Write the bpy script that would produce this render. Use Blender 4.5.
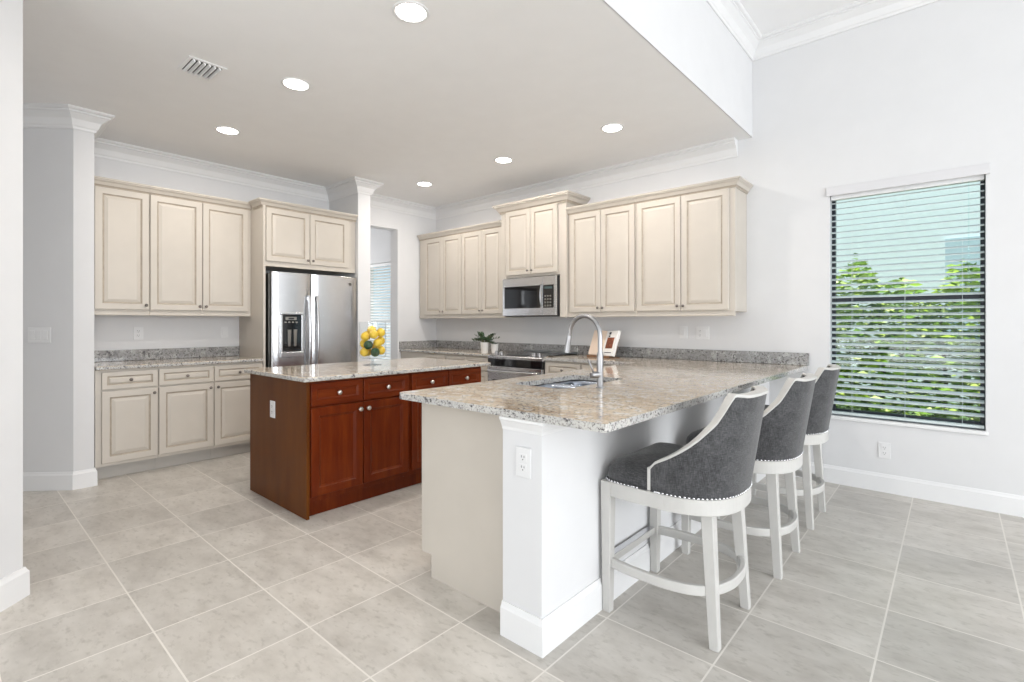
import bpy, bmesh, math, random
from mathutils import Vector, Matrix

S = bpy.context.scene
COL = S.collection
for o in list(bpy.data.objects):
    bpy.data.objects.remove(o, do_unlink=True)

# ------------------------------------------------------------------ camera
cam = bpy.data.cameras.new('camera')
cam.sensor_width = 36.0
cam.lens = 501.0 / 1024.0 * 36.0
cam.shift_y = -(341.0 - 323.1) / 1024.0
cam.clip_start = 0.02
cam_ob = bpy.data.objects.new('camera', cam)
COL.objects.link(cam_ob)
cam_ob.location = (0, 0, 1.26)
cam_ob.rotation_euler = (math.pi / 2, 0, math.radians(41.37))
S.camera = cam_ob

# ------------------------------------------------------------------ world, sun, daylight, added fill lamps
S.view_settings.view_transform = 'Standard'
S.view_settings.look = 'None'
S.view_settings.gamma = 1.0
S.view_settings.use_curve_mapping = False
S.view_settings.exposure = 0.0

w = bpy.data.worlds.new('sky')
S.world = w
w.use_nodes = True
bg = w.node_tree.nodes['Background']
bg.inputs['Color'].default_value = (0.70, 0.86, 1.0, 1)
bg.inputs['Strength'].default_value = 1.0

def lamp(name, kind, loc, rot, energy, color=(1, 1, 1), **kw):
    d = bpy.data.lights.new(name, kind)
    d.energy = energy
    d.color = color
    for k, v in kw.items():
        setattr(d, k, v)
    o = bpy.data.objects.new(name, d)
    COL.objects.link(o)
    o.location = loc
    o.rotation_euler = rot
    return o

R = math.radians
lamp('sun', 'SUN', (0, -5, 12), (R(24), 0, R(-25)), 6.5, (1.0, 0.96, 0.88), angle=R(1.5))
# daylight entering through the glazed openings behind and to the right of the camera
lamp('daylight_east', 'AREA', (7.48, 0.4, 1.55), (0, R(90), 0), 430, (0.95, 0.975, 1.0), shape='RECTANGLE', size=2.9, size_y=6.4)
lamp('daylight_south', 'AREA', (0.0, -5.48, 1.5), (R(90), 0, 0), 40, (1.0, 0.985, 0.965), shape='RECTANGLE', size=11.0, size_y=2.8)
# upward fill lamps added to brighten the ceilings
lamp('ceiling_fill_east', 'AREA', (7.42, 0.4, 0.55), (0, R(128), 0), 62, (1.0, 0.985, 0.96), shape='RECTANGLE', size=1.0, size_y=6.4)
lamp('ceiling_fill_south', 'AREA', (0.0, -5.42, 0.55), (R(138), 0, 0), 215, (1.0, 0.98, 0.95), shape='RECTANGLE', size=11.0, size_y=1.0)
lamp('passage_fill', 'AREA', (-7.95, 4.0, 1.5), (0, R(-90), 0), 24, (1, 1, 1), shape='RECTANGLE', size=1.6, size_y=1.0)  # added fill lamp before the solid end wall, brightens passage and blind

# ------------------------------------------------------------------ material helpers
class NT:
    def __init__(s, name):
        s.m = bpy.data.materials.new(name)
        s.m.use_nodes = True
        s.t = s.m.node_tree
        s.b = s.t.nodes['Principled BSDF']
    def n(s, kind, **kw):
        nd = s.t.nodes.new(kind)
        for k, v in kw.items():
            if k.startswith('i_'):
                nd.inputs[k[2:].replace('_', ' ')].default_value = v
            else:
                setattr(nd, k, v)
        return nd
    def l(s, a, b):
        s.t.links.new(a, b)
    def coord(s, scale=(1, 1, 1), world=False, rot=(0, 0, 0)):
        if world:
            src = s.n('ShaderNodeNewGeometry').outputs['Position']
        else:
            src = s.n('ShaderNodeTexCoord').outputs['Object']
        mp = s.n('ShaderNodeMapping')
        mp.inputs['Scale'].default_value = scale
        mp.inputs['Rotation'].default_value = rot
        s.l(src, mp.inputs['Vector'])
        return mp.outputs['Vector']
    def noise(s, vec, scale, detail=4, rough=0.55):
        nd = s.n('ShaderNodeTexNoise')
        nd.inputs['Scale'].default_value = scale
        nd.inputs['Detail'].default_value = detail
        nd.inputs['Roughness'].default_value = rough
        s.l(vec, nd.inputs['Vector'])
        return nd.outputs['Fac']
    def ramp(s, fac, stops):
        nd = s.n('ShaderNodeValToRGB')
        cr = nd.color_ramp
        while len(cr.elements) < len(stops):
            cr.elements.new(0.5)
        for e, (p, c) in zip(cr.elements, stops):
            e.position = p
            e.color = (*c, 1) if len(c) == 3 else c
        s.l(fac, nd.inputs['Fac'])
        return nd.outputs['Color']
    def mix(s, fac, a, b, blend='MIX'):
        nd = s.n('ShaderNodeMix', data_type='RGBA', blend_type=blend)
        if isinstance(fac, (int, float)):
            nd.inputs[0].default_value = fac
        else:
            s.l(fac, nd.inputs[0])
        for v, i in ((a, 6), (b, 7)):
            if isinstance(v, tuple):
                nd.inputs[i].default_value = (*v, 1)
            else:
                s.l(v, nd.inputs[i])
        return nd.outputs[2]
    def math(s, op, a, b=None):
        nd = s.n('ShaderNodeMath', operation=op)
        for v, i in ((a, 0), (b, 1)):
            if v is None:
                continue
            if isinstance(v, (int, float)):
                nd.inputs[i].default_value = v
            else:
                s.l(v, nd.inputs[i])
        return nd.outputs[0]
    def bump(s, h, strength=0.2, dist=0.002):
        nd = s.n('ShaderNodeBump')
        nd.inputs['Strength'].default_value = strength
        nd.inputs['Distance'].default_value = dist
        s.l(h, nd.inputs['Height'])
        s.l(nd.outputs['Normal'], s.b.inputs['Normal'])
    def set(s, **kw):
        for k, v in kw.items():
            s.b.inputs[k.replace('_', ' ')].default_value = v
        return s

def plain(name, col, rough=0.5, metal=0.0, var=0.04, scale=6.0, spec=0.5, coat=0.0, bump=0.0):
    t = NT(name)
    v = t.coord()
    f = t.noise(v, scale, 3)
    lo = tuple(max(0, c * (1 - var)) for c in col)
    hi = tuple(min(1, c * (1 + var)) for c in col)
    t.l(t.ramp(f, [(0.3, lo), (0.7, hi)]), t.b.inputs['Base Color'])
    t.set(Roughness=rough, Metallic=metal)
    t.b.inputs['Specular IOR Level'].default_value = spec
    t.b.inputs['Coat Weight'].default_value = coat
    if bump:
        t.bump(t.noise(v, 180, 2), bump, 0.001)
    return t.m

M = {}
M['wall'] = plain('wall_paint', (0.70, 0.70, 0.708), 0.75, var=0.01, bump=0.05, spec=0.25)
M['ceil'] = plain('ceiling_paint', (0.90, 0.90, 0.905), 0.85, var=0.01, spec=0.2)
M['trim'] = plain('trim_paint', (0.77, 0.77, 0.775), 0.4, var=0.01)
M['cream'] = plain('cream_cabinet_paint', (0.555, 0.51, 0.452), 0.42, var=0.035, scale=3)
M['glaze_and_shadow'] = plain('cabinet_glaze_and_shadow', (0.40, 0.345, 0.28), 0.5, var=0.1, scale=20)  # antiquing on doors; also draws the shadow line under cabinet crowns
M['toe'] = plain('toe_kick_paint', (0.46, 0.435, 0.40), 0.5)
M['shadowgap'] = plain('dark_gap', (0.012, 0.012, 0.012), 0.7)
M['nickel'] = plain('satin_nickel', (0.62, 0.60, 0.57), 0.28, 1.0)
M['pewter'] = plain('dark_pewter', (0.20, 0.18, 0.165), 0.35, 1.0)
M['chrome'] = plain('brushed_chrome', (0.37, 0.37, 0.38), 0.33, 1.0)
M['black'] = plain('black_plastic', (0.015, 0.015, 0.016), 0.3)
M['blackglass'] = plain('black_glass', (0.008, 0.008, 0.009), 0.05, spec=0.6)
M['plate'] = plain('white_plastic', (0.75, 0.75, 0.755), 0.35, var=0.01)
M['slot'] = plain('outlet_slot', (0.12, 0.12, 0.12), 0.6)
M['stoolwood'] = plain('stool_white_paint', (0.54, 0.53, 0.51), 0.42, var=0.03, scale=12)
M['nail'] = plain('nailhead_metal', (0.72, 0.72, 0.74), 0.25, 1.0)
M['bronze'] = plain('bronze_metal', (0.30, 0.19, 0.10), 0.35, 1.0)
M['slat'] = plain('backlit_blind_slat', (0.60, 0.675, 0.68), 0.35, var=0.01)  # white slats with the teal of backlight mixed into the colour
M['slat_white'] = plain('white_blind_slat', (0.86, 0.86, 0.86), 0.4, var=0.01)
M['valance'] = plain('valance_shade_grey', (0.655, 0.65, 0.665), 0.5, var=0.01)  # white valance greyed to paint in the shading at the recess top
M['frame'] = plain('window_frame_bronze', (0.012, 0.018, 0.028), 0.4)
M['ceramic'] = plain('white_ceramic', (0.80, 0.78, 0.75), 0.35, var=0.03)
M['soil'] = plain('potting_soil', (0.05, 0.035, 0.02), 0.9, var=0.4, scale=60)
M['leaf'] = plain('succulent_leaf', (0.035, 0.075, 0.03), 0.45, var=0.3, scale=30)
M['stem'] = plain('plant_stem', (0.10, 0.10, 0.04), 0.6)
M['paper'] = plain('paper_white', (0.82, 0.81, 0.79), 0.6, var=0.01)
M['page'] = plain('page_peach', (0.74, 0.60, 0.49), 0.55, var=0.03)
M['print'] = plain('printed_brown', (0.20, 0.055, 0.022), 0.5, var=0.5, scale=45)
M['ink'] = plain('printed_ink', (0.05, 0.05, 0.07), 0.5)
M['easel'] = plain('easel_wood', (0.23, 0.12, 0.06), 0.5, var=0.2, scale=25)
M['house'] = plain('house_stucco', (0.62, 0.68, 0.70), 0.85, var=0.03)
M['roof'] = plain('house_roof', (0.33, 0.35, 0.36), 0.8, var=0.1)
M['houseglass'] = plain('house_window_glass', (0.42, 0.52, 0.58), 0.2)
M['lawn'] = plain('lawn_green', (0.10, 0.18, 0.04), 0.9, var=0.4, scale=4)

def emis(name, col, s):
    t = NT(name)
    t.b.inputs['Emission Color'].default_value = (*col, 1)
    t.b.inputs['Emission Strength'].default_value = s
    t.b.inputs['Base Color'].default_value = (.9, .9, .9, 1) if s > 1 else (.04, .06, .06, 1)
    return t.m
M['lamp'] = emis('lamp_diffuser', (1.0, 0.95, 0.88), 14.0)
M['display'] = emis('clock_display', (0.25, 0.55, 0.6), 0.04)

# stainless steel
def steel(name, col, rough, sc=(2, 2, 160)):
    t = NT(name)
    f = t.noise(t.coord(sc), 3, 3)
    t.l(t.ramp(f, [(0.3, tuple(c * .93 for c in col)), (0.7, tuple(min(1, c * 1.06) for c in col))]), t.b.inputs['Base Color'])
    t.set(Metallic=1.0, Roughness=rough)
    return t.m
M['steel'] = steel('stainless_steel', (0.60, 0.60, 0.61), 0.24)
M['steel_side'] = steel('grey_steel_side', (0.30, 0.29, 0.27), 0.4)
M['sinksteel'] = steel('sink_steel', (0.28, 0.31, 0.36), 0.25)

# cherry wood
def cherry(name, sc):
    t = NT(name)
    v = t.coord(sc)
    f = t.noise(v, 3.0, 6, 0.6)
    g = t.noise(v, 14.0, 3, 0.5)
    c = t.ramp(f, [(0.28, (0.075, 0.008, 0.001)), (0.52, (0.125, 0.019, 0.0022)), (0.75, (0.20, 0.040, 0.005))])
    c = t.mix(0.25, c, t.ramp(g, [(0.3, (0.10, 0.010, 0.002)), (0.7, (0.20, 0.028, 0.004))]))
    t.l(c, t.b.inputs['Base Color'])
    t.set(Roughness=0.3)
    t.b.inputs['Specular IOR Level'].default_value = 0.22
    return t.m
M['cherry'] = cherry('cherry_wood_vertical', (6, 6, 0.7))
M['cherry_h'] = cherry('cherry_wood_horizontal', (6, 0.7, 6))
t = NT('cherry_veneer_panel')
f = t.noise(t.coord((3, 3, .5)), 2.5, 5)
t.l(t.ramp(f, [(0.3, (0.085, 0.022, 0.0025)), (0.7, (0.135, 0.042, 0.006))]), t.b.inputs['Base Color'])
t.set(Roughness=0.4)
t.b.inputs['Specular IOR Level'].default_value = 0.14
M['cherry_end'] = t.m

# granite
def granite(name, warm, edge=False):
    t = NT(name)
    v = t.coord()
    big = t.noise(t.coord((0.8, 1.9, 1.2), rot=(0, 0, .35)), 3.4, 6, 0.65)
    med = t.noise(v, 22, 4, 0.6)
    fine = t.noise(v, 62, 3, 0.65)
    fine2 = t.noise(t.coord((1.1, 1, 1), rot=(.4, .7, .2)), 140, 2, 0.5)
    if warm:
        base = t.ramp(big, [(0.33, (0.53, 0.49, 0.43)), (0.46, (0.58, 0.485, 0.37)), (0.55, (0.44, 0.33, 0.225)), (0.62, (0.59, 0.495, 0.38)), (0.78, (0.52, 0.485, 0.43))])
    else:
        base = t.ramp(big, [(0.3, (0.27, 0.27, 0.27)), (0.5, (0.36, 0.36, 0.355)), (0.7, (0.19, 0.19, 0.195))])
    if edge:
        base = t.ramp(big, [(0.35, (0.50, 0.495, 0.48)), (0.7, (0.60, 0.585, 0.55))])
    lt = t.ramp(med, [(0.5, (0, 0, 0)), (0.62, (1, 1, 1))])
    base = t.mix(lt, base, (0.64, 0.62, 0.575) if warm else (0.50, 0.50, 0.49))
    dk = t.ramp(fine, [(0.56, (0, 0, 0)), (0.61, (1, 1, 1))])
    if warm:
        dk = t.mix(0.22, dk, (0, 0, 0))
    base = t.mix(dk, base, (0.085, 0.08, 0.085))
    md = t.ramp(fine2, [(0.54, (0, 0, 0)), (0.61, (1, 1, 1))])
    if warm:
        md = t.mix(0.5, md, (0, 0, 0))
    base = t.mix(md, base, (0.27, 0.25, 0.24))
    bl = t.ramp(t.noise(v, 11, 3, 0.65), [(0.63, (0, 0, 0)), (0.70, (1, 1, 1))])
    base = t.mix(t.math('MULTIPLY', bl, 0.6), base, (0.16, 0.15, 0.15))
    t.l(base, t.b.inputs['Base Color'])
    t.set(Roughness=0.09)
    return t.m
M['granite'] = granite('polished_granite', True)
M['granite_edge'] = granite('granite_edge_lit_copy', False, True)
M['granite_grey'] = granite('granite_upright_shade_copy', False)  # same stone greyed for upright faces, without the tan of reflected cabinets

# fabric
t = NT('charcoal_linen')
a = t.noise(t.coord((1, 1, 14)), 60, 2)
b = t.noise(t.coord((14, 14, 1)), 40, 2)
c = t.noise(t.coord(), 18, 3)
mx = t.math('ADD', t.math('MULTIPLY', a, 0.5), t.math('MULTIPLY', b, 0.5))
mx = t.math('ADD', t.math('MULTIPLY', mx, 0.8), t.math('MULTIPLY', c, 0.2))
t.l(t.ramp(mx, [(0.39, (0.026, 0.026, 0.028)), (0.5, (0.058, 0.058, 0.061)), (0.61, (0.115, 0.115, 0.119))]), t.b.inputs['Base Color'])
t.set(Roughness=0.9)
t.b.inputs['Sheen Weight'].default_value = 0.3
t.b.inputs['Specular IOR Level'].default_value = 0.2
t.bump(mx, 0.25, 0.001)
M['fabric'] = t.m

# floor tiles laid square to the walls
t = NT('porcelain_floor_tile')
pos = t.n('ShaderNodeNewGeometry').outputs['Position']
sp = t.n('ShaderNodeSeparateXYZ')
t.l(pos, sp.inputs[0])
TX, TY, TX0, TY0 = 0.446, 0.4355, -0.664, 0.568
ux = t.math('DIVIDE', t.math('SUBTRACT', sp.outputs[0], TX0), TX)
uy = t.math('DIVIDE', t.math('SUBTRACT', sp.outputs[1], TY0), TY)
def dist(u):
    fr = t.math('FRACT', u)
    return t.math('MINIMUM', fr, t.math('SUBTRACT', 1.0, fr))
d = t.math('MINIMUM', dist(ux), dist(uy))
gr = t.math('LESS_THAN', d, 0.0075)
cell = t.n('ShaderNodeCombineXYZ')
t.l(t.math('FLOOR', ux), cell.inputs[0])
t.l(t.math('FLOOR', uy), cell.inputs[1])
wn = t.n('ShaderNodeTexWhiteNoise', noise_dimensions='3D')
t.l(cell.outputs[0], wn.inputs['Vector'])
off = t.n('ShaderNodeVectorMath', operation='MULTIPLY_ADD')
t.l(wn.outputs['Color'], off.inputs[0])
off.inputs[1].default_value = (9, 9, 9)
t.l(pos, off.inputs[2])
st = t.n('ShaderNodeMapping')
st.inputs['Scale'].default_value = (1.0, 1.9, 1)
t.l(off.outputs[0], st.inputs['Vector'])
n1 = t.noise(st.outputs[0], 4.5, 6, 0.62)
n2 = t.noise(st.outputs[0], 22, 4, 0.6)
cc = t.ramp(n1, [(0.28, (0.45, 0.42, 0.38)), (0.5, (0.555, 0.525, 0.482)), (0.72, (0.635, 0.605, 0.562))])
cc = t.mix(t.ramp(n2, [(0.54, (0, 0, 0)), (0.70, (.55, .55, .55))]), cc, (0.36, 0.335, 0.295))
tv = t.math('MULTIPLY_ADD', wn.outputs['Value'], 0.16)
t.t.nodes[-1].inputs[2].default_value = 0.88
cc = t.mix(1.0, cc, tv, 'MULTIPLY')
cc = t.mix(gr, cc, (0.72, 0.69, 0.645))
t.l(cc, t.b.inputs['Base Color'])
t.l(t.math('MULTIPLY_ADD', gr, 0.35), t.b.inputs['Roughness'])
t.t.nodes[-1].inputs[2].default_value = 0.34
t.bump(t.math('SUBTRACT', 1.0, gr), 0.3, 0.002)
M['floor'] = t.m

# glass
def pane_mat(name, tint):
    t = NT(name)
    o = t.t.nodes['Material Output']
    t.t.nodes.remove(t.b)
    tr = t.n('ShaderNodeBsdfTransparent')
    tr.inputs[0].default_value = (*tint, 1)
    gl = t.n('ShaderNodeBsdfGlossy')
    gl.inputs['Roughness'].default_value = 0.0
    lw = t.n('ShaderNodeLayerWeight')
    fz_ = t.math('MULTIPLY_ADD', t.math('POWER', lw.outputs['Facing'], 5.0), 0.40)
    t.t.nodes[-1].inputs[2].default_value = 0.022
    mx = t.n('ShaderNodeMixShader')
    t.l(fz_, mx.inputs[0])
    t.l(tr.outputs[0], mx.inputs[1])
    t.l(gl.outputs[0], mx.inputs[2])
    t.l(mx.outputs[0], o.inputs['Surface'])
    return t.m
M['pane'] = pane_mat('window_glass', (0.94, 0.985, 0.985))
M['footglass'] = pane_mat('foot_glass', (0.84, 0.86, 0.88))
M['bowlglass'] = pane_mat('clear_bowl_glass', (0.97, 0.98, 0.985))

def fruit(name, lo, hi):
    t = NT(name)
    v = t.coord()
    t.l(t.ramp(t.noise(v, 20, 3), [(0.3, lo), (0.7, hi)]), t.b.inputs['Base Color'])
    t.set(Roughness=0.38)
    t.bump(t.noise(v, 220, 2), 0.3, 0.001)
    return t.m
M['lemon'] = fruit('lemon_peel', (0.74, 0.46, 0.02), (0.84, 0.60, 0.06))
M['lime'] = fruit('lime_peel', (0.006, 0.035, 0.012), (0.018, 0.08, 0.028))

t = NT('hedge_leaf')
ob = t.n('ShaderNodeNewGeometry')
t.l(t.ramp(ob.outputs['Random Per Island'], [(0.0, (0.06, 0.14, 0.02)), (0.3, (0.20, 0.36, 0.035)), (0.65, (0.44, 0.58, 0.07)), (1.0, (0.74, 0.80, 0.36))]), t.b.inputs['Base Color'])
t.set(Roughness=0.4)
M['hedge'] = t.m

# ------------------------------------------------------------------ object helpers
def tag(o, label=None, cat=None, group=None, kind=None):
    if label: o['label'] = label
    if cat: o['category'] = cat
    if group: o['group'] = group
    if kind: o['kind'] = kind
    return o

def empty(name, loc, label, cat, group=None):
    o = bpy.data.objects.new(name, None)
    o.empty_display_size = 0.1
    COL.objects.link(o)
    o.location = loc
    return tag(o, label, cat, group)

def wloc(o):
    v = Vector((0, 0, 0))
    while o is not None:
        v += o.location
        o = o.parent
    return v

class MB:
    def __init__(s):
        s.bm = bmesh.new()
    def face(s, vs, mi=0):
        try:
            f = s.bm.faces.new(vs)
            f.material_index = mi
            return f
        except ValueError:
            return None
    def box(s, x0, x1, y0, y1, z0, z1, mi=0, M4=None):
        c = [(x, y, z) for z in (z0, z1) for y in (y0, y1) for x in (x0, x1)]
        if M4 is not None:
            c = [M4 @ Vector(p) for p in c]
        v = [s.bm.verts.new(p) for p in c]
        for q in ((0, 2, 3, 1), (4, 5, 7, 6), (0, 1, 5, 4), (1, 3, 7, 5), (3, 2, 6, 7), (2, 0, 4, 6)):
            s.face([v[i] for i in q], mi)
        return s
    def rings(s, loops, mi=0, cap0=True, cap1=True, closed=True, mis=None):
        L = [[s.bm.verts.new(p) for p in lp] for lp in loops]
        n = len(L[0])
        for k in range(len(L) - 1):
            m = mis[k] if mis else mi
            for i in range(n if closed else n - 1):
                j = (i + 1) % n
                s.face([L[k][i], L[k][j], L[k + 1][j], L[k + 1][i]], m)
        if cap0: s.face(list(reversed(L[0])), mis[0] if mis else mi)
        if cap1: s.face(L[-1], mis[-1] if mis else mi)
        return s
    def lathe(s, prof, org, axis='z', n=20, mi=0):
        org = Vector(org)
        ax = Vector({'x': (1, 0, 0), '-x': (-1, 0, 0), 'y': (0, 1, 0), '-y': (0, -1, 0), 'z': (0, 0, 1), '-z': (0, 0, -1)}[axis]) if isinstance(axis, str) else Vector(axis).normalized()
        a = ax.orthogonal().normalized()
        b = ax.cross(a)
        loops = []
        for r, h in prof:
            loops.append([org + ax * h + (a * math.cos(2 * math.pi * i / n) + b * math.sin(2 * math.pi * i / n)) * max(r, 1e-5) for i in range(n)])
        return s.rings(loops, mi)
    def tube(s, pts, r, n=10, mi=0):
        pts = [Vector(p) for p in pts]
        rs = r if isinstance(r, (list, tuple)) else [r] * len(pts)
        loops = []
        prev = None
        for i, p in enumerate(pts):
            d = (pts[min(i + 1, len(pts) - 1)] - pts[max(i - 1, 0)]).normalized()
            if prev is None:
                a = d.orthogonal().normalized()
            else:
                a = (prev - d * prev.dot(d)).normalized()
            prev = a
            b = d.cross(a)
            loops.append([p + (a * math.cos(2 * math.pi * k / n) + b * math.sin(2 * math.pi * k / n)) * rs[i] for k in range(n)])
        return s.rings(loops, mi)
    def prism(s, poly, z0, z1, mi=0):
        return s.rings([[(x, y, z0) for x, y in poly], [(x, y, z1) for x, y in poly]], mi)
    def sweep(s, prof, path, z, mi=0, pm=None):
        """profile of (out, up) points swept along a 2-D path; 'out' is to the right of travel"""
        P = [Vector(p) for p in path]
        L = []
        for i, p in enumerate(P):
            ns = []
            for a, b in ((i - 1, i), (i, i + 1)):
                if 0 <= a and b < len(P):
                    d = (P[b] - P[a]).normalized()
                    ns.append(Vector((d.y, -d.x)))
            m = ns[0] if len(ns) == 1 else (ns[0] + ns[1]) / (1 + ns[0].dot(ns[1]))
            L.append([(p.x + m.x * o, p.y + m.y * o, z + u) for o, u in prof])
        n0 = len(s.bm.faces)
        s.rings(L, mi)
        if pm:
            s.bm.faces.ensure_lookup_table()
            n = len(prof)
            for k in range(len(L) - 1):
                for i, m_ in pm.items():
                    s.bm.faces[n0 + k * n + i].material_index = m_
        return s
    def build(s, name, mats, parent=None, bevel=0.0, smooth=False, seg=2, loc=None):
        bmesh.ops.recalc_face_normals(s.bm, faces=s.bm.faces)
        off = wloc(parent) if parent is not None else Vector((0, 0, 0))
        if parent is None and loc is not None:
            off = Vector(loc)
        if off.length:
            bmesh.ops.translate(s.bm, verts=s.bm.verts, vec=-off)
        me = bpy.data.meshes.new(name)
        s.bm.to_mesh(me)
        s.bm.free()
        for m in (mats if isinstance(mats, (list, tuple)) else [mats]):
            me.materials.append(m)
        if smooth:
            for p in me.polygons:
                p.use_smooth = True
        o = bpy.data.objects.new(name, me)
        COL.objects.link(o)
        if parent is not None:
            o.parent = parent
        elif loc is not None:
            o.location = loc
        if bevel:
            md = o.modifiers.new('bevel', 'BEVEL')
            md.width = bevel
            md.segments = seg
            md.limit_method = 'ANGLE'
            md.angle_limit = R(40)
            if smooth:
                md.harden_normals = False
        return o

def smooth_angle(o, ang=40):
    for p in o.data.polygons:
        p.use_smooth = True
    bm = bmesh.new()
    bm.from_mesh(o.data)
    for e in bm.edges:
        if len(e.link_faces) == 2 and e.calc_face_angle(0) > R(ang):
            e.smooth = False
    bm.to_mesh(o.data)
    bm.free()
    return o

def structure(o):
    o['kind'] = 'structure'
    return o

def copy_tree(o, parent=None):
    c = o.copy()
    COL.objects.link(c)
    if parent is not None:
        c.parent = parent
    for ch in list(o.children):
        copy_tree(ch, c)
    return c

# ------------------------------------------------------------------ room shell
XW, XN, YW = -5.69, -5.53, 4.645       # cabinet wall, passage wall, stove wall
ZC, ZH, XS = 2.874, 3.675, -1.316       # kitchen ceiling, living-room ceiling, soffit edge
XE, YS = 7.5, -5.5

structure(MB().box(-8.2, XE + .2, YS - .2, YW + .16, -0.12, 0.0).build('floor', M['floor']))
structure(MB().box(-8.2, XS, YS - .2, YW + .16, ZC, ZC + 1.0).build('ceiling', M['ceil']))
structure(MB().box(XS, XE + .2, YS - .2, YW + .16, ZH, ZH + .2).build('ceiling', M['ceil']))
# the soffit face above the kitchen edge is painted like the walls
structure(MB().box(XS - .002, XS + .006, YS, YW, ZC, ZH).build('wall_soffit', M['wall']))

# stove / window wall with two window holes
W1 = (-0.735, 0.165, 0.53, 2.285)
W2 = (-7.35, -6.20, 0.45, 2.23)
b = MB()
xs = [-8.2, W2[0], W2[1], W1[0], W1[1], XE + .2]
b.box(xs[0], xs[1], YW, YW + .16, 0, ZH)
b.box(xs[2], xs[3], YW, YW + .16, 0, ZH)
b.box(xs[4], xs[5], YW, YW + .16, 0, ZH)
for x0, x1, z0, z1 in (W1, W2):
    b.box(x0, x1, YW, YW + .16, 0, z0)
    b.box(x0, x1, YW, YW + .16, z1, ZH)
structure(b.build('wall_north', M['wall']))

# cabinet wall behind the refrigerator run, with pier and diagonal hall wall
structure(MB().prism([(XW, 0.70), (XW, 3.18), (XW - .14, 3.18), (XW - .14, .70)], 0, ZC).build('wall_west', M['wall']))
PX, PY_ = -5.000, 0.652
structure(MB().prism([(PX, PY_), (PX, 0.775), (XW - .1, 0.775), (-6.75 - .015, -1.105), (-6.60 - .015, PY_ - 1.615)], 0, ZC).build('wall_diagonal', M['wall']))
# stub wall to the right of the refrigerator
SX = -5.05
structure(MB().box(-8.2, SX, 3.10, 3.26, 0, ZC).build('wall_stub', M['wall']))
# passage wall with its open doorway
JY, JZ = 3.985, 2.50
b = MB()
b.box(XN - .16, XN, JY, YW, 0, ZC)
b.box(XN - .16, XN, 3.26, JY, JZ, ZC)
structure(b.build('wall_passage', M['wall']))
structure(MB().box(-8.2, -8.0, 3.26, YW, 0, ZC).build('wall_passage_end', M['wall']))
# entry wall at the left edge of the picture
ex, ey = -3.217, 0.243
q = math.sqrt(.5)
def dg(a, c):     # a along (1,-1), c along (-1,-1)
    return (ex + q * a - q * c, ey - q * a - q * c)
structure(MB().prism([dg(0, 0), dg(.55, 0), dg(.55, 2.6), dg(0, 2.6)], 0, ZC).build('wall_entry', M['wall']))
# hall end, south and east walls (behind the camera)
structure(MB().box(-8.2, -8.0, YS, 3.1, 0, ZC).build('wall_hall', M['wall']))
b = MB()
b.box(-8.2, -5.6, YS - .2, YS, 0, ZH)
b.box(5.6, XE + .2, YS - .2, YS, 0, ZH)
b.box(-5.6, 5.6, YS - .2, YS, 2.95, ZH)
structure(b.build('wall_south', M['wall']))
b = MB()
b.box(XE, XE + .2, YS, -2.9, 0, ZH)
b.box(XE, XE + .2, 3.7, YW, 0, ZH)
b.box(XE, XE + .2, -2.9, 3.7, 3.05, ZH)
structure(b.build('wall_east', M['wall']))
# half wall carrying the peninsula top
KX0, KX1, KY = -1.375, -1.175, 1.505
structure(MB().box(KX0, KX1, KY, YW, 0, .884).build('wall_peninsula', M['wall']))

# crown mouldings
crown = [(o_ * .97, u_ * .86) for o_, u_ in [(0, -.165), (.010, -.165), (.014, -.145), (.022, -.135), (.040, -.085), (.078, -.045), (.088, -.040), (.088, -.026), (.104, -.020), (.112, -.010), (.112, 0), (0, 0)]]
path = [(PX - 1.615, PY_ - 1.615), (PX, PY_), (PX, .775), (XW, .775), (XW, 3.10), (SX, 3.10), (SX, 3.26), (XN, 3.26), (XN, YW), (-1.43, YW)]
structure(MB().sweep(crown, path, ZC).build('trim_1', M['trim']))
structure(MB().sweep(crown, [(XS + .006, YS), (XS + .006, YW)][::1], ZH).build('trim_2', M['trim'])) if False else None
def crown_right(path, z, name):
    structure(MB().sweep(crown, path, z).build(name, M['trim']))
crown_right([(XS + .006, YS + .02), (XS + .006, YW), (XE, YW)], ZH, 'trim_2')
# capital under the peninsula top
cap = [(0, -.052), (.004, -.052), (.006, -.040), (.016, -.018), (.022, -.010), (.022, 0), (0, 0)]
structure(MB().sweep(cap, [(KX0, KY), (KX1, KY), (KX1, KY + .20)], .884).build('trim_3', M['trim']))
# baseboards
bb = [(0, .135), (.006, .135), (.010, .122), (.016, .112), (.017, .0), (0, 0)]
def base(name, path):
    structure(MB().sweep(bb, path, 0).build(name, M['trim']))
base('baseboard_north', [(KX1 + .001, YW), (XE, YW)])
base('baseboard_peninsula', [(KX0, KY), (KX1, KY), (KX1, YW - .02)])
base('baseboard_diagonal', [(PX - 1.615, PY_ - 1.615), (PX, PY_), (PX, .775), (PX - .075, .775)])
base('baseboard_entry', [dg(0, 2.6), dg(0, 0), dg(.55, 0)][::-1])
base('baseboard_passage', [(XN, JY + .02), (XN, 4.02)])

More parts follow.
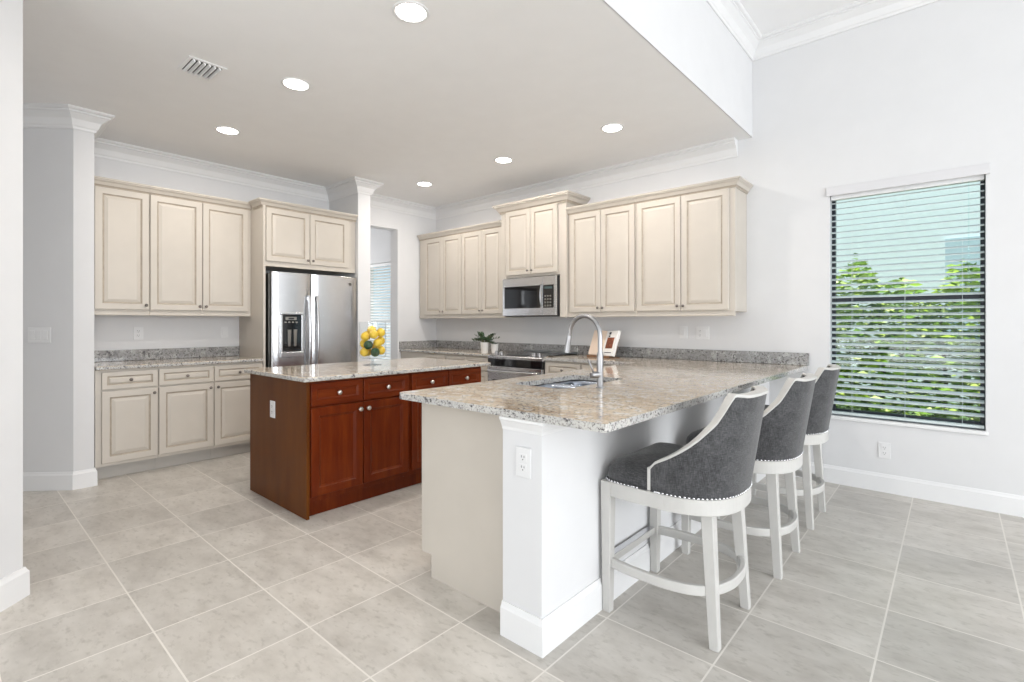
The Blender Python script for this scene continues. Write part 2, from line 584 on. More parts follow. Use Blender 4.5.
# ------------------------------------------------------------------ windows
def window(name, W, rail):
    x0, x1, z0, z1 = W
    r = tag(bpy.data.objects.new(name, None), kind='structure')
    COL.objects.link(r)
    r.location = ((x0 + x1) / 2, YW + .12, z0)
    b = MB()
    y0, y1 = YW + .095, YW + .145
    f = .024
    b.box(x0, x0 + f, y0, y1, z0, z1); b.box(x1 - f, x1, y0, y1, z0, z1)
    b.box(x0 + f, x1 - f, y0, y1, z0, z0 + f + .02); b.box(x0 + f, x1 - f, y0, y1, z1 - f, z1)
    b.box(x0 + f, x1 - f, y0 + .005, y1, rail - .02, rail + .02)
    b.build('frame', M['frame'] if name == 'window_1' else M['trim'], r, .003)
    MB().box(x0 + f, x1 - f, YW + .118, YW + .122, z0 + f, rail - .02).build('lower_pane', M['pane'], r)
    MB().box(x0 + f, x1 - f, YW + .125, YW + .129, rail + .02, z1 - f).build('upper_pane', M['pane'], r)
    MB().box(x0 - .012, x1 + .012, YW - .014, YW + .095, z0 - .026, z0 - .001).build('sill', M['trim'], r, .004)
window('window_1', W1, 1.44)
window('window_2', W2, 1.3)

def blind(name, label, W, tilt, cords, wand, group, val):
    x0, x1, z0, z1 = W
    r = empty(name, ((x0 + x1) / 2, YW + .04, z0), label, 'blinds', group)
    xa, xb = x0 + .006, x1 - .006
    yc = YW + .045
    if val:
        MB().box(x0 - .022, x1 + .022, YW - .014, YW - .002, z1 - .022, z1 + .05).build('valance', M['valance'], r, .003)
    MB().box(xa, xb, yc - .025, yc + .025, z1 - .05, z1 - .006).build('head_rail', M['trim'], r, .003)
    b = MB()
    pitch = .0465
    z = z1 - .075
    while z > z0 + .055:
        mt = Matrix.Translation((0, yc, z)) @ Matrix.Rotation(R(tilt), 4, 'X')
        n = 4
        L = []
        for xx in (xa, xb):
            top = [mt @ Vector((xx, -.0255 + .051 * i / n, .0022 * (1 - (2 * i / n - 1) ** 2) + .0014)) for i in range(n + 1)]
            bot = [mt @ Vector((xx, -.0255 + .051 * i / n, .0022 * (1 - (2 * i / n - 1) ** 2) - .0014)) for i in range(n, -1, -1)]
            L.append(top + bot)
        b.rings(L)
        z -= pitch
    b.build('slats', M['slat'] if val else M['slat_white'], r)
    MB().box(xa, xb, yc - .026, yc + .026, z0 + .012, z0 + .030).build('bottom_rail', M['slat'], r, .003)
    for c in cords:
        xx = x0 + (x1 - x0) * c
        b = MB()
        b.box(xx - .0007, xx + .0007, yc - .0285, yc - .0265, z0 + .02, z1 - .03)
        b.box(xx - .0007, xx + .0007, yc + .0265, yc + .0285, z0 + .02, z1 - .03)
        b.build('ladder_cord', M['slat'], r)
    if wand:
        MB().tube([(x1 - .085, YW + .006, z1 - .05), (x1 - .085, YW + .004, z1 - .75)], .0035, 8).build('tilt_wand', M['pane'], r)
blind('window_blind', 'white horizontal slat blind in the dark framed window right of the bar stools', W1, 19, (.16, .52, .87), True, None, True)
blind('window_blind', 'pale slat blind seen through the doorway beside the refrigerator', W2, 44, (.2, .65), False, None, False)

# ------------------------------------------------------------------ outdoors
structure(MB().box(-12, 8, YW + .2, 24, -.25, -.08).build('ground', M['lawn']))
rnd = random.Random(4)
def hedge(name, label, x0, x1, y0, y1, z1, n):
    b = MB()
    for i in range(n):
        x = rnd.uniform(x0, x1); y = rnd.uniform(y0, y1)
        top = z1 + .16 * math.sin(x * 5.1) + .10 * math.sin(x * 13.7 + 1) - .25 * abs((y - (y0 + y1) / 2) / (y1 - y0))
        z = rnd.uniform(-.05, 1) ** 1.0 * top
        s = rnd.uniform(.04, .085)
        m = Matrix.Translation((x, y, z)) @ Matrix.Rotation(rnd.uniform(0, 6.28), 4, 'Z') @ Matrix.Rotation(rnd.uniform(-1.2, 1.2), 4, 'X')
        vs = [b.bm.verts.new(m @ Vector(p)) for p in ((-s, 0, 0), (0, -s * .42, s * .12), (s, 0, 0), (0, s * .42, s * .12))]
        b.face(vs)
    r = empty(name, ((x0 + x1) / 2, (y0 + y1) / 2, -.08), label, 'hedge')
    b.build('foliage', M['hedge'], r)
    for k in range(7):
        x = x0 + (x1 - x0) * (k + .5) / 7
        y = (y0 + y1) / 2
        MB().tube([(x, y, -.1), (x + .03, y, .6), (x - .02, y + .05, z1 * .8)], [.03, .022, .01], 7).build('stem', M['stem'], r)
hedge('garden_hedge', 'sunlit green hedge outside the window behind the blind', -2.6, 1.3, 6.9, 7.9, 1.85, 15000)
r = empty('neighbouring_house', (-1.5, 12, -.1), 'pale stucco house beyond the hedge outside the window', 'house')
MB().box(-6.5, 3.5, 11, 15, -.1, 4.2).build('wall', M['house'], r)
MB().prism([(-7, 10.9), (4, 10.9), (4, 15.5), (-7, 15.5)], 4.2, 4.4).build('eave', M['roof'], r)
MB().rings([[(-7, 10.9, 4.4), (4, 10.9, 4.4), (4, 15.5, 4.4), (-7, 15.5, 4.4)], [(-4.5, 13, 6), (1.5, 13, 6), (1.5, 13.02, 6), (-4.5, 13.02, 6)]]).build('roof', M['roof'], r)
wf = MB().box(-.10, 1.3, 10.94, 11.02, 1.0, 2.65).build('window', M['houseglass'], r)
MB().box(-.04, 1.24, 10.92, 10.95, 1.06, 2.59).build('pane', M['houseglass'], wf)

# ------------------------------------------------------------------ cabinet builders
class Plane:
    """maps (s along wall, z, d outward) to the room.  kind 'W': faces +x at x0;  'N': faces -y at y0"""
    def __init__(s, kind, c):
        s.k, s.c = kind, c
    def p(s, a, z, d):
        return (s.c + d, a, z) if s.k == 'W' else (a, s.c - d, z)
    def axis(s):
        return 'x' if s.k == 'W' else '-y'
    def box(s, b, a0, a1, z0, z1, d0, d1, mi=0):
        p, r = s.p(a0, z0, d0), s.p(a1, z1, d1)
        return b.box(min(p[0], r[0]), max(p[0], r[0]), min(p[1], r[1]), max(p[1], r[1]), z0, z1, mi)

def panel_door(pl, a0, a1, z0, z1, prof, mis):
    b = MB()
    L = []
    for ins, h in prof:
        L.append([pl.p(a0 + ins, z0 + ins, h), pl.p(a1 - ins, z0 + ins, h), pl.p(a1 - ins, z1 - ins, h), pl.p(a0 + ins, z1 - ins, h)])
    b.rings(L, mis=mis)
    return b
RAISED = [(0, .001), (0, .017), (.003, .020), (.050, .020), (.055, .014), (.060, .012), (.064, .012), (.086, .0185), (.088, .0190)]
RAISED_M = [0, 0, 0, 1, 1, 1, 0, 0]
RAISED_S = [(0, .001), (0, .017), (.003, .020), (.034, .020), (.038, .014), (.042, .012), (.045, .012), (.054, .0180), (.055, .0185)]
SHAKER = [(0, .001), (0, .018), (.002, .020), (.052, .020), (.056, .0165), (.066, .0125), (.068, .010)]
SHAKER_S = [(0, .001), (0, .018), (.002, .020), (.036, .020), (.039, .0165), (.046, .0125), (.048, .010)]
CREAM = [M['cream'], M['glaze_and_shadow']]

def knob(pl, a, z, parent, mat, s=1.0, d0=.02):
    prof = [(.0075 * s, 0), (.0060 * s, .004 * s), (.0050 * s, .012 * s), (.0090 * s, .016 * s), (.0155 * s, .020 * s), (.0165 * s, .024 * s), (.0140 * s, .029 * s), (.006 * s, .032 * s), (0, .0325 * s)]
    o = MB().lathe(prof, pl.p(a, z, d0 - .001), pl.axis(), 16).build('knob', mat, parent, smooth=True)
    return o

def door(pl, a0, a1, z0, z1, parent, kn=None, cherry=False, name='door', small=False):
    g = .002
    if cherry:
        pr, mi, mt = (SHAKER_S if small else SHAKER), [0] * 8, [M['cherry_h'] if small else M['cherry'], M['glaze_and_shadow']]
    else:
        pr, mi, mt = (RAISED_S if small else RAISED), RAISED_M, CREAM
    o = panel_door(pl, a0 + g, a1 - g, z0 + g, z1 - g, pr, mi).build(name, mt, parent)
    if kn:
        knob(pl, kn[0], kn[1], o, M['nickel'] if cherry else M['pewter'], 1.0 if cherry else .8)
    return o

ccrown = [(-.012, -.062), (.008, -.062), (.010, -.050), (.018, -.044), (.030, -.022), (.042, -.012), (.046, -.010), (.046, -.004), (.054, 0), (.054, .012), (-.012, .012)]

def box_body(pl, a0, a1, z0, z1, depth, parent, name='body', bev=.002, side=None):
    b = MB()
    pl.box(b, a0, a1, z0, z1, -depth, 0)
    return b.build(name, M['cream'], parent, bev)

# --- upper cabinets on the left wall
UW = Plane('W', -5.38)
dU = .31 - .002
UZ0, UZD0, UZD1 = 1.328, 1.376, 2.405
def upper(pl, a0, a1, doors, knobs, label, group, zs, depth, cr_path=None, rail=True):
    z0, zd0, zd1 = zs
    base = pl.p((a0 + a1) / 2, z0, -depth / 2)
    r = empty('wall_cabinet', base, label, 'cabinet', group)
    box_body(pl, a0, a1, zd0 - .012, zd1 + .055, depth, r)
    if rail:
        b = MB()
        pl.box(b, a0, a1, z0, zd0 - .012, -.022, .004)
        b.build('light_rail', M['cream'], r, .004)
    for (p0, p1), kn in zip(doors, knobs):
        door(pl, p0, p1, zd0, zd1, r, (p0 + .026 if kn == 'l' else p1 - .026, zd0 + .042))
    if cr_path:
        MB().sweep(ccrown, cr_path, zd1 + .062, 0, {1: 1, 2: 1}).build('crown', CREAM, r)  # lower crown bands darkened to draw the shadow line above the doors
    return r
g1 = 'wall cabinets over the left counter'
zs = (UZ0, UZD0, UZD1)
upper(UW, .80, 1.214, [(.832, 1.212)], ['r'], 'single door cream wall cabinet at the left end beside the white pier', g1, zs, dU, [(-5.38, .80), (-5.38, 1.2139)])
upper(UW, 1.2145, 2.074, [(1.217, 1.632), (1.634, 2.048)], ['r', 'l'], 'double door cream wall cabinet between the single door cabinet and the refrigerator surround', g1, zs, dU, [(-5.38, 1.2145), (-5.38, 2.074)])

# --- refrigerator surround: tall panel and cabinet above
FX = -5.10
FW = Plane('W', FX)
dF = FX - XW - .002
r = empty('refrigerator_cabinet', (FX - .3, 2.6, 0), 'cream cabinet with side panel built around the stainless refrigerator', 'cabinet')
b = MB(); FW.box(b, 2.076, 2.098, 0, 2.47, -dF, .02); b.build('side_panel', M['cream'], r, .002)
b = MB(); FW.box(b, 2.098, 3.097, 1.84, 2.47, -dF, 0); b.build('body', M['cream'], r, .002)
b = MB(); FW.box(b, 2.098, 3.097, 1.826, 1.862, -.05, .006); b.build('light_rail', M['cream'], r, .003)
door(FW, 2.104, 2.552, 1.875, 2.405, r, (2.525, 1.915))
door(FW, 2.554, 3.0, 1.875, 2.405, r, (2.582, 1.915))
MB().sweep(ccrown, [(-5.30, 2.076), (FX + .004, 2.076), (FX + .004, 3.097)], 2.467, 0, {1: 1, 2: 1}).build('crown', CREAM, r)  # shadow line painted on the lower crown bands

# --- base cabinets on the left wall
def base_unit(pl, a0, a1, spec, label, group, depth, toe=.075, ztop=.883, name='base_cabinet', zt=.11):
    r = empty(name, pl.p((a0 + a1) / 2, 0, -depth / 2), label, 'cabinet', group)
    b = MB(); pl.box(b, a0, a1, zt, ztop, -depth, 0); b.build('body', M['cream'], r, .0015)
    b = MB(); pl.box(b, a0, a1, 0, zt, -depth, -toe); b.build('toe_kick', M['toe'], r)
    for kind, p0, p1, z0, z1, kn in spec:
        door(pl, p0, p1, z0, z1, r, kn, name=kind, small=(kind == 'drawer'))
    return r
g2 = 'base cabinets under the left counter'
dz = (.725, .868); doz = (.135, .715)
def bspec(p0, p1, side):
    return [('drawer', p0, p1, *dz, ((p0 + p1) / 2, .797)), ('door', p0, p1, *doz, ((p0 + .028) if side == 'l' else (p1 - .028), doz[1] - .042))]
base_unit(FW, .795, 1.212, bspec(.832, 1.210, 'r'), 'cream base cabinet at the left end of the left counter next to the white pier', g2, dF)
base_unit(FW, 1.213, 1.640, bspec(1.215, 1.638, 'r'), 'middle cream base cabinet of the three under the left counter', g2, dF)
base_unit(FW, 1.641, 2.074, bspec(1.643, 2.072, 'l'), 'cream base cabinet under the left counter nearest the refrigerator, partly hidden by the island', g2, dF)

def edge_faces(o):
    # same stone; paler grey painted where the top's cabinet reflection is missing
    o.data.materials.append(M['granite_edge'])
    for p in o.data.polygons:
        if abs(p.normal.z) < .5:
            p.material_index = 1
    return o

def slab(poly, z0, z1, label, cat='countertop', name='countertop', holes=None, mat=None):
    o = MB().prism(poly, z0, z1).build(name, mat or M['granite'], None, .008, seg=3, loc=(poly[0][0], poly[0][1], z0))
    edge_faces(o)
    return tag(o, label, cat)
ZS0, ZS1 = .8845, .915
slab([(XW + .002, .795), (FX + .035, .795), (FX + .035, 2.074), (XW + .002, 2.074)], ZS0, ZS1, 'granite countertop on the cream base cabinets along the left wall')
o = MB().box(XW + .002, XW + .022, .795, 2.074, ZS1 + .0005, 1.016).build('backsplash', M['granite_grey'], None, .003, loc=(XW + .012, 1.43, ZS1))
tag(o, 'grey granite backsplash strip above the left wall counter', 'backsplash')

# ------------------------------------------------------------------ refrigerator
FRX = -5.035
r = empty('refrigerator', (FRX - .3, 2.61, 0), 'stainless side by side refrigerator with black ice dispenser in the cream surround', 'refrigerator')
fy0, fy1, fym, fz = 2.137, 3.083, 2.546, 1.772
MB().box(XW + .03, FRX - .065, fy0, fy1, .02, fz - .012).build('cabinet', M['steel_side'], r, .004)
MB().box(FRX - .075, FRX - .02, fy0 + .01, fy1 - .01, .01, .10).build('kick_grille', M['black'], r, .003)
FP = Plane('W', FRX)
dsp = (2.238, 2.430, .975, 1.345)
def rdoor(a0, a1):
    # gently bowed door front, round vertical edges
    n = 12
    L = []
    for z in (.11, fz):
        lp = []
        for i in range(n + 1):
            u = i / n
            y = a0 + (a1 - a0) * u
            e = min(u, 1 - u)
            x = FRX + .010 * (1 - (2 * u - 1) ** 2) - .016 * max(0, 1 - e / .05) ** 2
            lp.append((x, y, z))
        lp += [(FRX - .06, a1, z), (FRX - .06, a0, z)]
        L.append(lp)
    return MB().rings(L)
fd = rdoor(fy0 + .003, fym - .003).build('freezer_door', M['steel'], r, .003)
smooth_angle(fd)
rd = rdoor(fym + .003, fy1 - .003).build('refrigerator_door', M['steel'], r, .003)
smooth_angle(rd)
def handle(y, par):
    b = MB()
    pts = []
    for i in range(15):
        u = i / 14
        z = .62 + (1.545 - .62) * u
        out = .035 + .030 * math.sin(math.pi * u)
        pts.append((FRX + out, y, z))
    L = []
    for p in pts:
        L.append([(p[0] + dx, p[1] + dy, p[2]) for dx, dy in ((-.011, -.013), (.006, -.013), (.011, -.008), (.011, .008), (.006, .013), (-.011, .013))])
    b.rings(L)
    for z in (.65, 1.515):
        b.box(FRX - .002, FRX + .05, y - .010, y + .010, z - .018, z + .018)
    o = b.build('handle', M['steel'], par, .002)
    smooth_angle(o)
handle(fym - .040, fd)
handle(fym + .044, rd)
a0, a1, z0, z1 = dsp
b = MB()
FP.box(b, a0 - .022, a1 + .022, z1, z1 + .022, 0, .035)
FP.box(b, a0 - .022, a0, z0 - .005, z1, 0, .022); FP.box(b, a1, a1 + .022, z0 - .005, z1, 0, .022)
FP.box(b, a0 - .022, a1 + .022, z0 - .06, z0 - .005, 0, .028)
dp = b.build('dispenser', M['steel'], fd, .004)
b = MB(); FP.box(b, a0, a1, z0 - .005, z1, 0, .012); b.build('dispenser_recess', M['blackglass'], fd, .002)
b = MB(); FP.box(b, a0 + .03, a1 - .05, z1 - .055, z1 - .022, .012, .018); b.build('control_panel', M['steel_side'], fd, .002)
b = MB(); FP.box(b, a0 + .058, a1 - .078, z1 - .047, z1 - .031, .018, .0195); b.build('display', M['black'], fd)
b = MB()
for k in range(4):
    FP.box(b, a0 + .018 + k * .038, a0 + .040 + k * .038, z1 - .083, z1 - .069, .012, .016)
b.build('buttons', M['steel_side'], fd, .001)
b = MB()
for c in (-.030, .030):
    b.rings([[FP.p((a0 + a1) / 2 + c - .018, z1 - .15, .014), FP.p((a0 + a1) / 2 + c + .018, z1 - .15, .014), FP.p((a0 + a1) / 2 + c + .018, z1 - .15, .03), FP.p((a0 + a1) / 2 + c - .018, z1 - .15, .03)],
             [FP.p((a0 + a1) / 2 + c - .013, z0 + .05, .014), FP.p((a0 + a1) / 2 + c + .013, z0 + .05, .014), FP.p((a0 + a1) / 2 + c + .013, z0 + .05, .02), FP.p((a0 + a1) / 2 + c - .013, z0 + .05, .02)]])
b.build('dispenser_paddle', M['steel_side'], fd, .002)
bd = MB().lathe([(.0175, 0), (.0175, .003), (.0150, .0042), (.0145, .003), (.0, .003)], FP.p(2.985, 1.692, .004), 'x', 24).build('badge', M['pewter'], rd, smooth=False)
b = MB()
for k in range(3):
    pts = [FP.p(2.985 + .008 * math.cos(t_) * (1 - k * .3), 1.692 + .009 * math.sin(t_) * (1 - k * .25), .0082) for t_ in [math.pi * 2 * j / 10 for j in range(9)]]
    b.tube(pts, .0009, 5)
b.build('badge_emblem', M['chrome'], bd)

# ------------------------------------------------------------------ island
IX0, IX1, IY0, IY1 = -3.988, -3.113, 1.533, 3.12
r = empty('kitchen_island', ((IX0 + IX1) / 2, (IY0 + IY1) / 2, 0), 'cherry wood kitchen island with drawers and doors in front of the refrigerator', 'island')
IP = Plane('W', IX1)
MB().box(IX0 + .005, IX1 - .02, IY0 + .018, IY1, .10, .884).build('body', M['cherry'], r, .002)
b = MB()
b.rings([[(IX0, IY0, 0), (IX1 + .016, IY0, 0), (IX1 + .016, IY0 + .02, 0), (IX0, IY0 + .02, 0)], [(IX0, IY0, .8835), (IX1 + .016, IY0, .8835), (IX1 + .016, IY0 + .02, .8835), (IX0, IY0 + .02, .8835)]])
b.build('end_panel', M['cherry_end'], r, .002)
MB().box(IX0 + .05, IX1 - .040, IY0 + .018, IY1 - .01, 0, .10).build('plinth', M['cherry'], r)
ff = MB(); IP.box(ff, IY0 + .02, IY1, .10, .8835, -.02, 0); ff.build('face_frame', M['cherry'], r, .001)
for k, (p0, p1) in enumerate(((1.562, 1.940), (1.944, 2.328), (2.360, 2.728), (2.732, 3.108))):
    door(IP, p0, p1, .722, .872, r, ((p0 + p1) / 2, .797), True, 'drawer', True)
    right = k % 2 == 0
    door(IP, p0, p1, .135, .712, r, ((p1 - .030) if right else (p0 + .030), .665), True)
# switch plate on the island end
def plate(name, label, cat, M4, w, h, parts, mat=None):
    r = bpy.data.objects.new(name, None); COL.objects.link(r)
    r.matrix_world = M4
    tag(r, label, cat)
    def lb():
        return MB()
    def fin(b, nm, mt, bv=0.0):
        o = b.build(nm, mt, None, bv)
        o.parent = r
        return o
    fin(lb().box(-w / 2, w / 2, -.006, 0, -h / 2, h / 2), 'cover_plate', mat or M['plate'], .002)
    for pt in parts:
        x, z, kind = pt
        if kind == 'outlet':
            for s in (-1, 1):
                fc = fin(lb().box(x - .017, x + .017, -.008, -.006, z + s * .020 - .0145, z + s * .020 + .0145), 'receptacle', mat or M['plate'], .0015)
                b = lb()
                b.box(x - .008, x - .0055, -.0088, -.0078, z + s * .020 - .001, z + s * .020 + .008)
                b.box(x + .0055, x + .008, -.0088, -.0078, z + s * .020 - .001, z + s * .020 + .007)
                b.lathe([(.0028, 0), (.0028, .001), (0, .001)], (x, -.0078, z + s * .020 - .008), '-y', 8)
                fin(b, 'slots', M['slot'])
        elif kind == 'rocker':
            fin(lb().box(x - .016, x + .016, -.010, -.006, z - .033, z + .033), 'rocker_switch', mat or M['plate'], .003)
        elif kind == 'toggle':
            fin(lb().box(x - .005, x + .005, -.016, -.006, z - .006, z + .012), 'toggle', mat or M['plate'], .002)
    return r
def MN(x, y, z, rz=0):
    return Matrix.Translation((x, y, z)) @ Matrix.Rotation(rz, 4, 'Z')
o_ = plate('power_outlet', 'white outlet plate on the end panel of the cherry island', 'outlet', MN(-3.588, IY0 - .0005, .655), .075, .118, [(0, 0, 'outlet')])
plate('power_outlet', 'white outlet plate on the end of the white peninsula half wall', 'outlet', MN(-1.262, KY - .0005, .715), .075, .118, [(0, 0, 'outlet')])
plate('power_outlet', 'low white outlet under the window near the baseboard', 'outlet', MN(-.385, YW - .0005, .31), .075, .118, [(0, 0, 'outlet')])
plate('light_switch', 'white rocker switch plate above the stove wall backsplash, left of the pair', 'switch', MN(-1.920, YW - .0005, 1.172), .075, .118, [(0, 0, 'rocker')])
plate('power_outlet', 'wide white outlet plate above the backsplash under the right wall cabinet', 'outlet', MN(-1.738, YW - .0005, 1.168), .118, .118, [(-.024, 0, 'outlet'), (.024, 0, 'rocker')])
plate('light_switch', 'white three gang switch plate on the shaded diagonal hall wall', 'switch', Matrix.Translation((-5.163, .4813, 1.17)) @ Matrix.Rotation(R(45), 4, 'Z') @ Matrix.Translation((0, -.0005, 0)), .165, .118, [(-.046, 0, 'rocker'), (0, 0, 'rocker'), (.046, 0, 'rocker')])
plate('power_outlet', 'white outlet on the wall above the left counter backsplash', 'outlet', MN(XW + .0005, 1.20, 1.165, R(90)), .075, .118, [(0, 0, 'outlet')])
plate('light_switch', 'white switch plate on the left wall near the refrigerator panel', 'switch', MN(XW + .0005, 1.93, 1.165, R(90)), .075, .118, [(0, 0, 'rocker')])

slab([(-4.02, 1.50), (-3.06, 1.50), (-3.06, 3.195), (-4.02, 3.195)], ZS0, ZS1, 'polished tan granite top of the cherry island')

# ------------------------------------------------------------------ stove wall run
NY = YW - .61 + 0.0       # face of base cabinets
NP = Plane('N', NY)
dN = .608
g3 = 'base cabinets along the stove wall'
base_unit(NP, XN + .003, -4.61, bspec(-5.0, -4.612, 'r'), 'cream corner base cabinet at the left end of the stove wall counter', g3, dN)
base_unit(NP, -4.609, -3.885, [('drawer', -4.60, -4.25, *dz, (-4.425, .797)), ('drawer', -4.245, -3.895, *dz, (-4.07, .797)), ('door', -4.60, -4.25, *doz, (-4.28, .673)), ('door', -4.245, -3.895, *doz, (-4.215, .673))], 'cream base cabinet just left of the range under the potted plants', g3, dN)
base_unit(NP, -3.108, -2.66, bspec(-3.085, -2.67, 'l'), 'cream base cabinet just right of the range under the recipe book', g3, dN)
base_unit(NP, -2.659, -2.055, bspec(-2.65, -2.2, 'l'), 'cream base cabinet in the corner between the stove wall and the peninsula', g3, dN)

slab([(XN + .003, YW - .002), (XN + .003, NY - .03), (-3.884, NY - .03), (-3.884, YW - .002)], ZS0, ZS1, 'granite countertop left of the range on the stove wall')
sp_ = MB()
sp_.box(XN + .022, -3.884, YW - .022, YW - .002, ZS1 + .0005, 1.016)
sp_.box(XN + .002, XN + .022, NY - .03, YW - .002, ZS1 + .0005, 1.016)
tag(sp_.build('backsplash', M['granite_grey'], None, .003, loc=(-4.7, YW, ZS1)), 'grey granite backsplash wrapping the corner left of the range', 'backsplash')
tag(MB().box(-3.884, -3.109, YW - .022, YW - .002, ZS1 + .02, 1.016).build('backsplash', M['granite_grey'], None, .003, loc=(-3.5, YW, ZS1)), 'grey granite backsplash strip directly behind the range', 'backsplash')
tag(MB().box(-3.108, -.875, YW - .022, YW - .002, ZS1 + .0005, 1.016).build('backsplash', M['granite_grey'], None, .003, loc=(-2, YW, ZS1)), 'long grey granite backsplash right of the range ending near the window', 'backsplash')

# --- L-shaped top: stove wall right of range + peninsula, with the sink cut-out
SKX0, SKX1, SKY0, SKY1 = -1.895, -1.525, 2.14, 2.80
PX0, PX1, PY0 = -2.078, -.888, 1.492
def rrect(x0, x1, y0, y1, r_, n=5):
    out = []
    for cx, cy, a in ((x1 - r_, y0 + r_, -90), (x1 - r_, y1 - r_, 0), (x0 + r_, y1 - r_, 90), (x0 + r_, y0 + r_, 180)):
        for i in range(n + 1):
            t_ = R(a + 90 * i / n)
            out.append((cx + r_ * math.cos(t_), cy + r_ * math.sin(t_)))
    return out
def slab_with_hole(outer, hole, z0, z1):
    bm = bmesh.new()
    for z, flip in ((z0, False), (z1, True)):
        es = []
        for lp in (outer, hole):
            vs = [bm.verts.new((x, y, z)) for x, y in lp]
            for i in range(len(vs)):
                es.append(bm.edges.new((vs[i], vs[(i + 1) % len(vs)])))
        bmesh.ops.triangle_fill(bm, edges=es, use_beauty=True)
    bm.verts.ensure_lookup_table()
    n1, n2 = len(outer), len(hole)
    tot = n1 + n2
    for st_, n in ((0, n1), (n1, n2)):
        for i in range(n):
            j = (i + 1) % n
            bm.faces.new([bm.verts[st_ + i], bm.verts[st_ + j], bm.verts[tot + st_ + j], bm.verts[tot + st_ + i]])
    b = MB()
    b.bm.free()
    b.bm = bm
    return b
rc = .035
def arc(cx, cy, a_, r_=rc, n=5):
    return [(cx + r_ * math.cos(R(a_ + 90 * i / n)), cy + r_ * math.sin(R(a_ + 90 * i / n))) for i in range(n + 1)]
outer = arc(PX0 + rc, PY0 + rc, 180) + arc(PX1 - .012, PY0 + .012, 270, .012) + [(PX1, YW - .002), (-3.108, YW - .002), (-3.108, NY - .03), (PX0, NY - .03)]
hole = rrect(SKX0, SKX1, SKY0, SKY1, .06)
o = slab_with_hole(outer, hole, ZS0, ZS1).build('countertop', M['granite'], None, .008, seg=3, loc=(-1.5, 3, ZS0))
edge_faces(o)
tag(o, 'large L-shaped polished granite countertop of the peninsula with the sink cut into it', 'countertop')

# sink
r = empty('kitchen_sink', ((SKX0 + SKX1) / 2, (SKY0 + SKY1) / 2, ZS0), 'undermount stainless double bowl sink in the peninsula counter', 'sink')
ym = 2.515
for y0, y1 in ((SKY0 - .004, ym - .012), (ym + .012, SKY1 + .004)):
    L = []
    for ins, z in ((-.022, ZS0 - .001), (0, ZS0 - .001), (.004, ZS0 - .03), (.014, .72), (.045, .695), (.12, .69)):
        L.append([(x, y, z) for x, y in rrect(SKX0 - .004 + ins, SKX1 + .004 - ins, y0 + ins * (1 if ins > 0 else .5), y1 - ins * (1 if ins > 0 else .5), .055)])
    bo = MB().rings(L, cap0=False).build('bowl', M['sinksteel'], r, smooth=True)
    so = bo.modifiers.new('solid', 'SOLIDIFY'); so.thickness = .0015; so.offset = -1
    MB().lathe([(.042, 0), (.042, .003), (.030, .001), (0, .0005)], ((SKX0 + SKX1) / 2, (y0 + y1) / 2, .6905), 'z', 20).build('drain', M['chrome'], bo)

# faucet
fx, fy = -1.41, 2.31
r = empty('kitchen_faucet', (fx, fy, ZS1), 'tall brushed gooseneck faucet with side lever behind the sink', 'faucet')
MB().lathe([(.024, 0), (.024, .005), (.0185, .008), (.0175, .012), (.0175, .175), (.0150, .190), (.0, .190)], (fx, fy, ZS1 + .0005), 'z', 24).build('body', M['chrome'], r, smooth=False)
dv = Vector((-.99, .14, 0)).normalized()
pts = [Vector((fx, fy, ZS1 + .18)), Vector((fx, fy, 1.12)), Vector((fx, fy, 1.19))]
rad = .110
for i in range(1, 15):
    a_ = math.pi * i / 14 * .97
    pts.append(Vector((fx, fy, 1.19)) + dv * (rad - rad * math.cos(a_)) + Vector((0, 0, rad * math.sin(a_))))
ed = pts[-1]
pts.append(ed + Vector((0, 0, -.012)) + dv * .004)
smooth_angle(MB().tube(pts, .0125, 14).build('gooseneck', M['chrome'], r))
hd = pts[-1]
dn = (Vector((0, 0, -1)) + dv * .18).normalized()
smooth_angle(MB().lathe([(.0135, 0), (.0150, .010), (.0150, .030), (.0185, .075), (.0195, .095), (.0165, .098), (0, .098)], hd, dn, 18).build('spray_head', M['chrome'], r))
hs = Vector((fx, fy, .985))
sd = Vector((-.45, -.89, 0)).normalized()
hub = MB().lathe([(.0185, .006), (.0185, .018), (.0180, .019), (.0180, .050), (.015, .056), (0, .056)], hs, sd, 18).build('handle_hub', M['chrome'], r)
tip = hs + sd * .038
MB().tube([tip + Vector((0, 0, .010)), tip + Vector((0, 0, .035)) + sd * .012, tip + sd * .035 + Vector((0, 0, .085))], [.0050, .0045, .0038], 10).build('lever', M['chrome'], hub, smooth=True)

# peninsula cabinet, plain cream end panel facing the camera, doors to the sink side
PCX0 = -2.018
r = empty('peninsula_cabinet', (-1.7, 2.8, 0), 'cream sink cabinet with plain end panel beneath the peninsula countertop', 'cabinet')
MB().box(PCX0 + .075, KX0 - .002, 1.618, NY - .002, 0, .11).build('toe_kick', M['cream'], r)
b = MB()
b.box(PCX0, KX0 - .002, 1.618, 2.06, .11, .883)
b.box(PCX0, KX0 - .002, 2.86, NY - .002, .11, .883)
b.box(PCX0, KX0 - .002, 2.06, 2.86, .11, .66)
b.box(PCX0, PCX0 + .02, 2.06, 2.86, .66, .883)
b.build('body', M['cream'], r)
pts_ = [(PCX0, .11), (PCX0 + .075, .11), (PCX0 + .075, 0), (KX0 - .002, 0), (KX0 - .002, .883), (PCX0, .883)]
MB().rings([[(x, 1.600, z) for x, z in pts_], [(x, 1.617, z) for x, z in pts_]]).build('end_panel', M['cream'], r, .0015)
class PlaneE(Plane):
    def p(s, a, z, d):
        return (s.c - d, a, z)
    def axis(s):
        return '-x'
EP = PlaneE('E', PCX0)
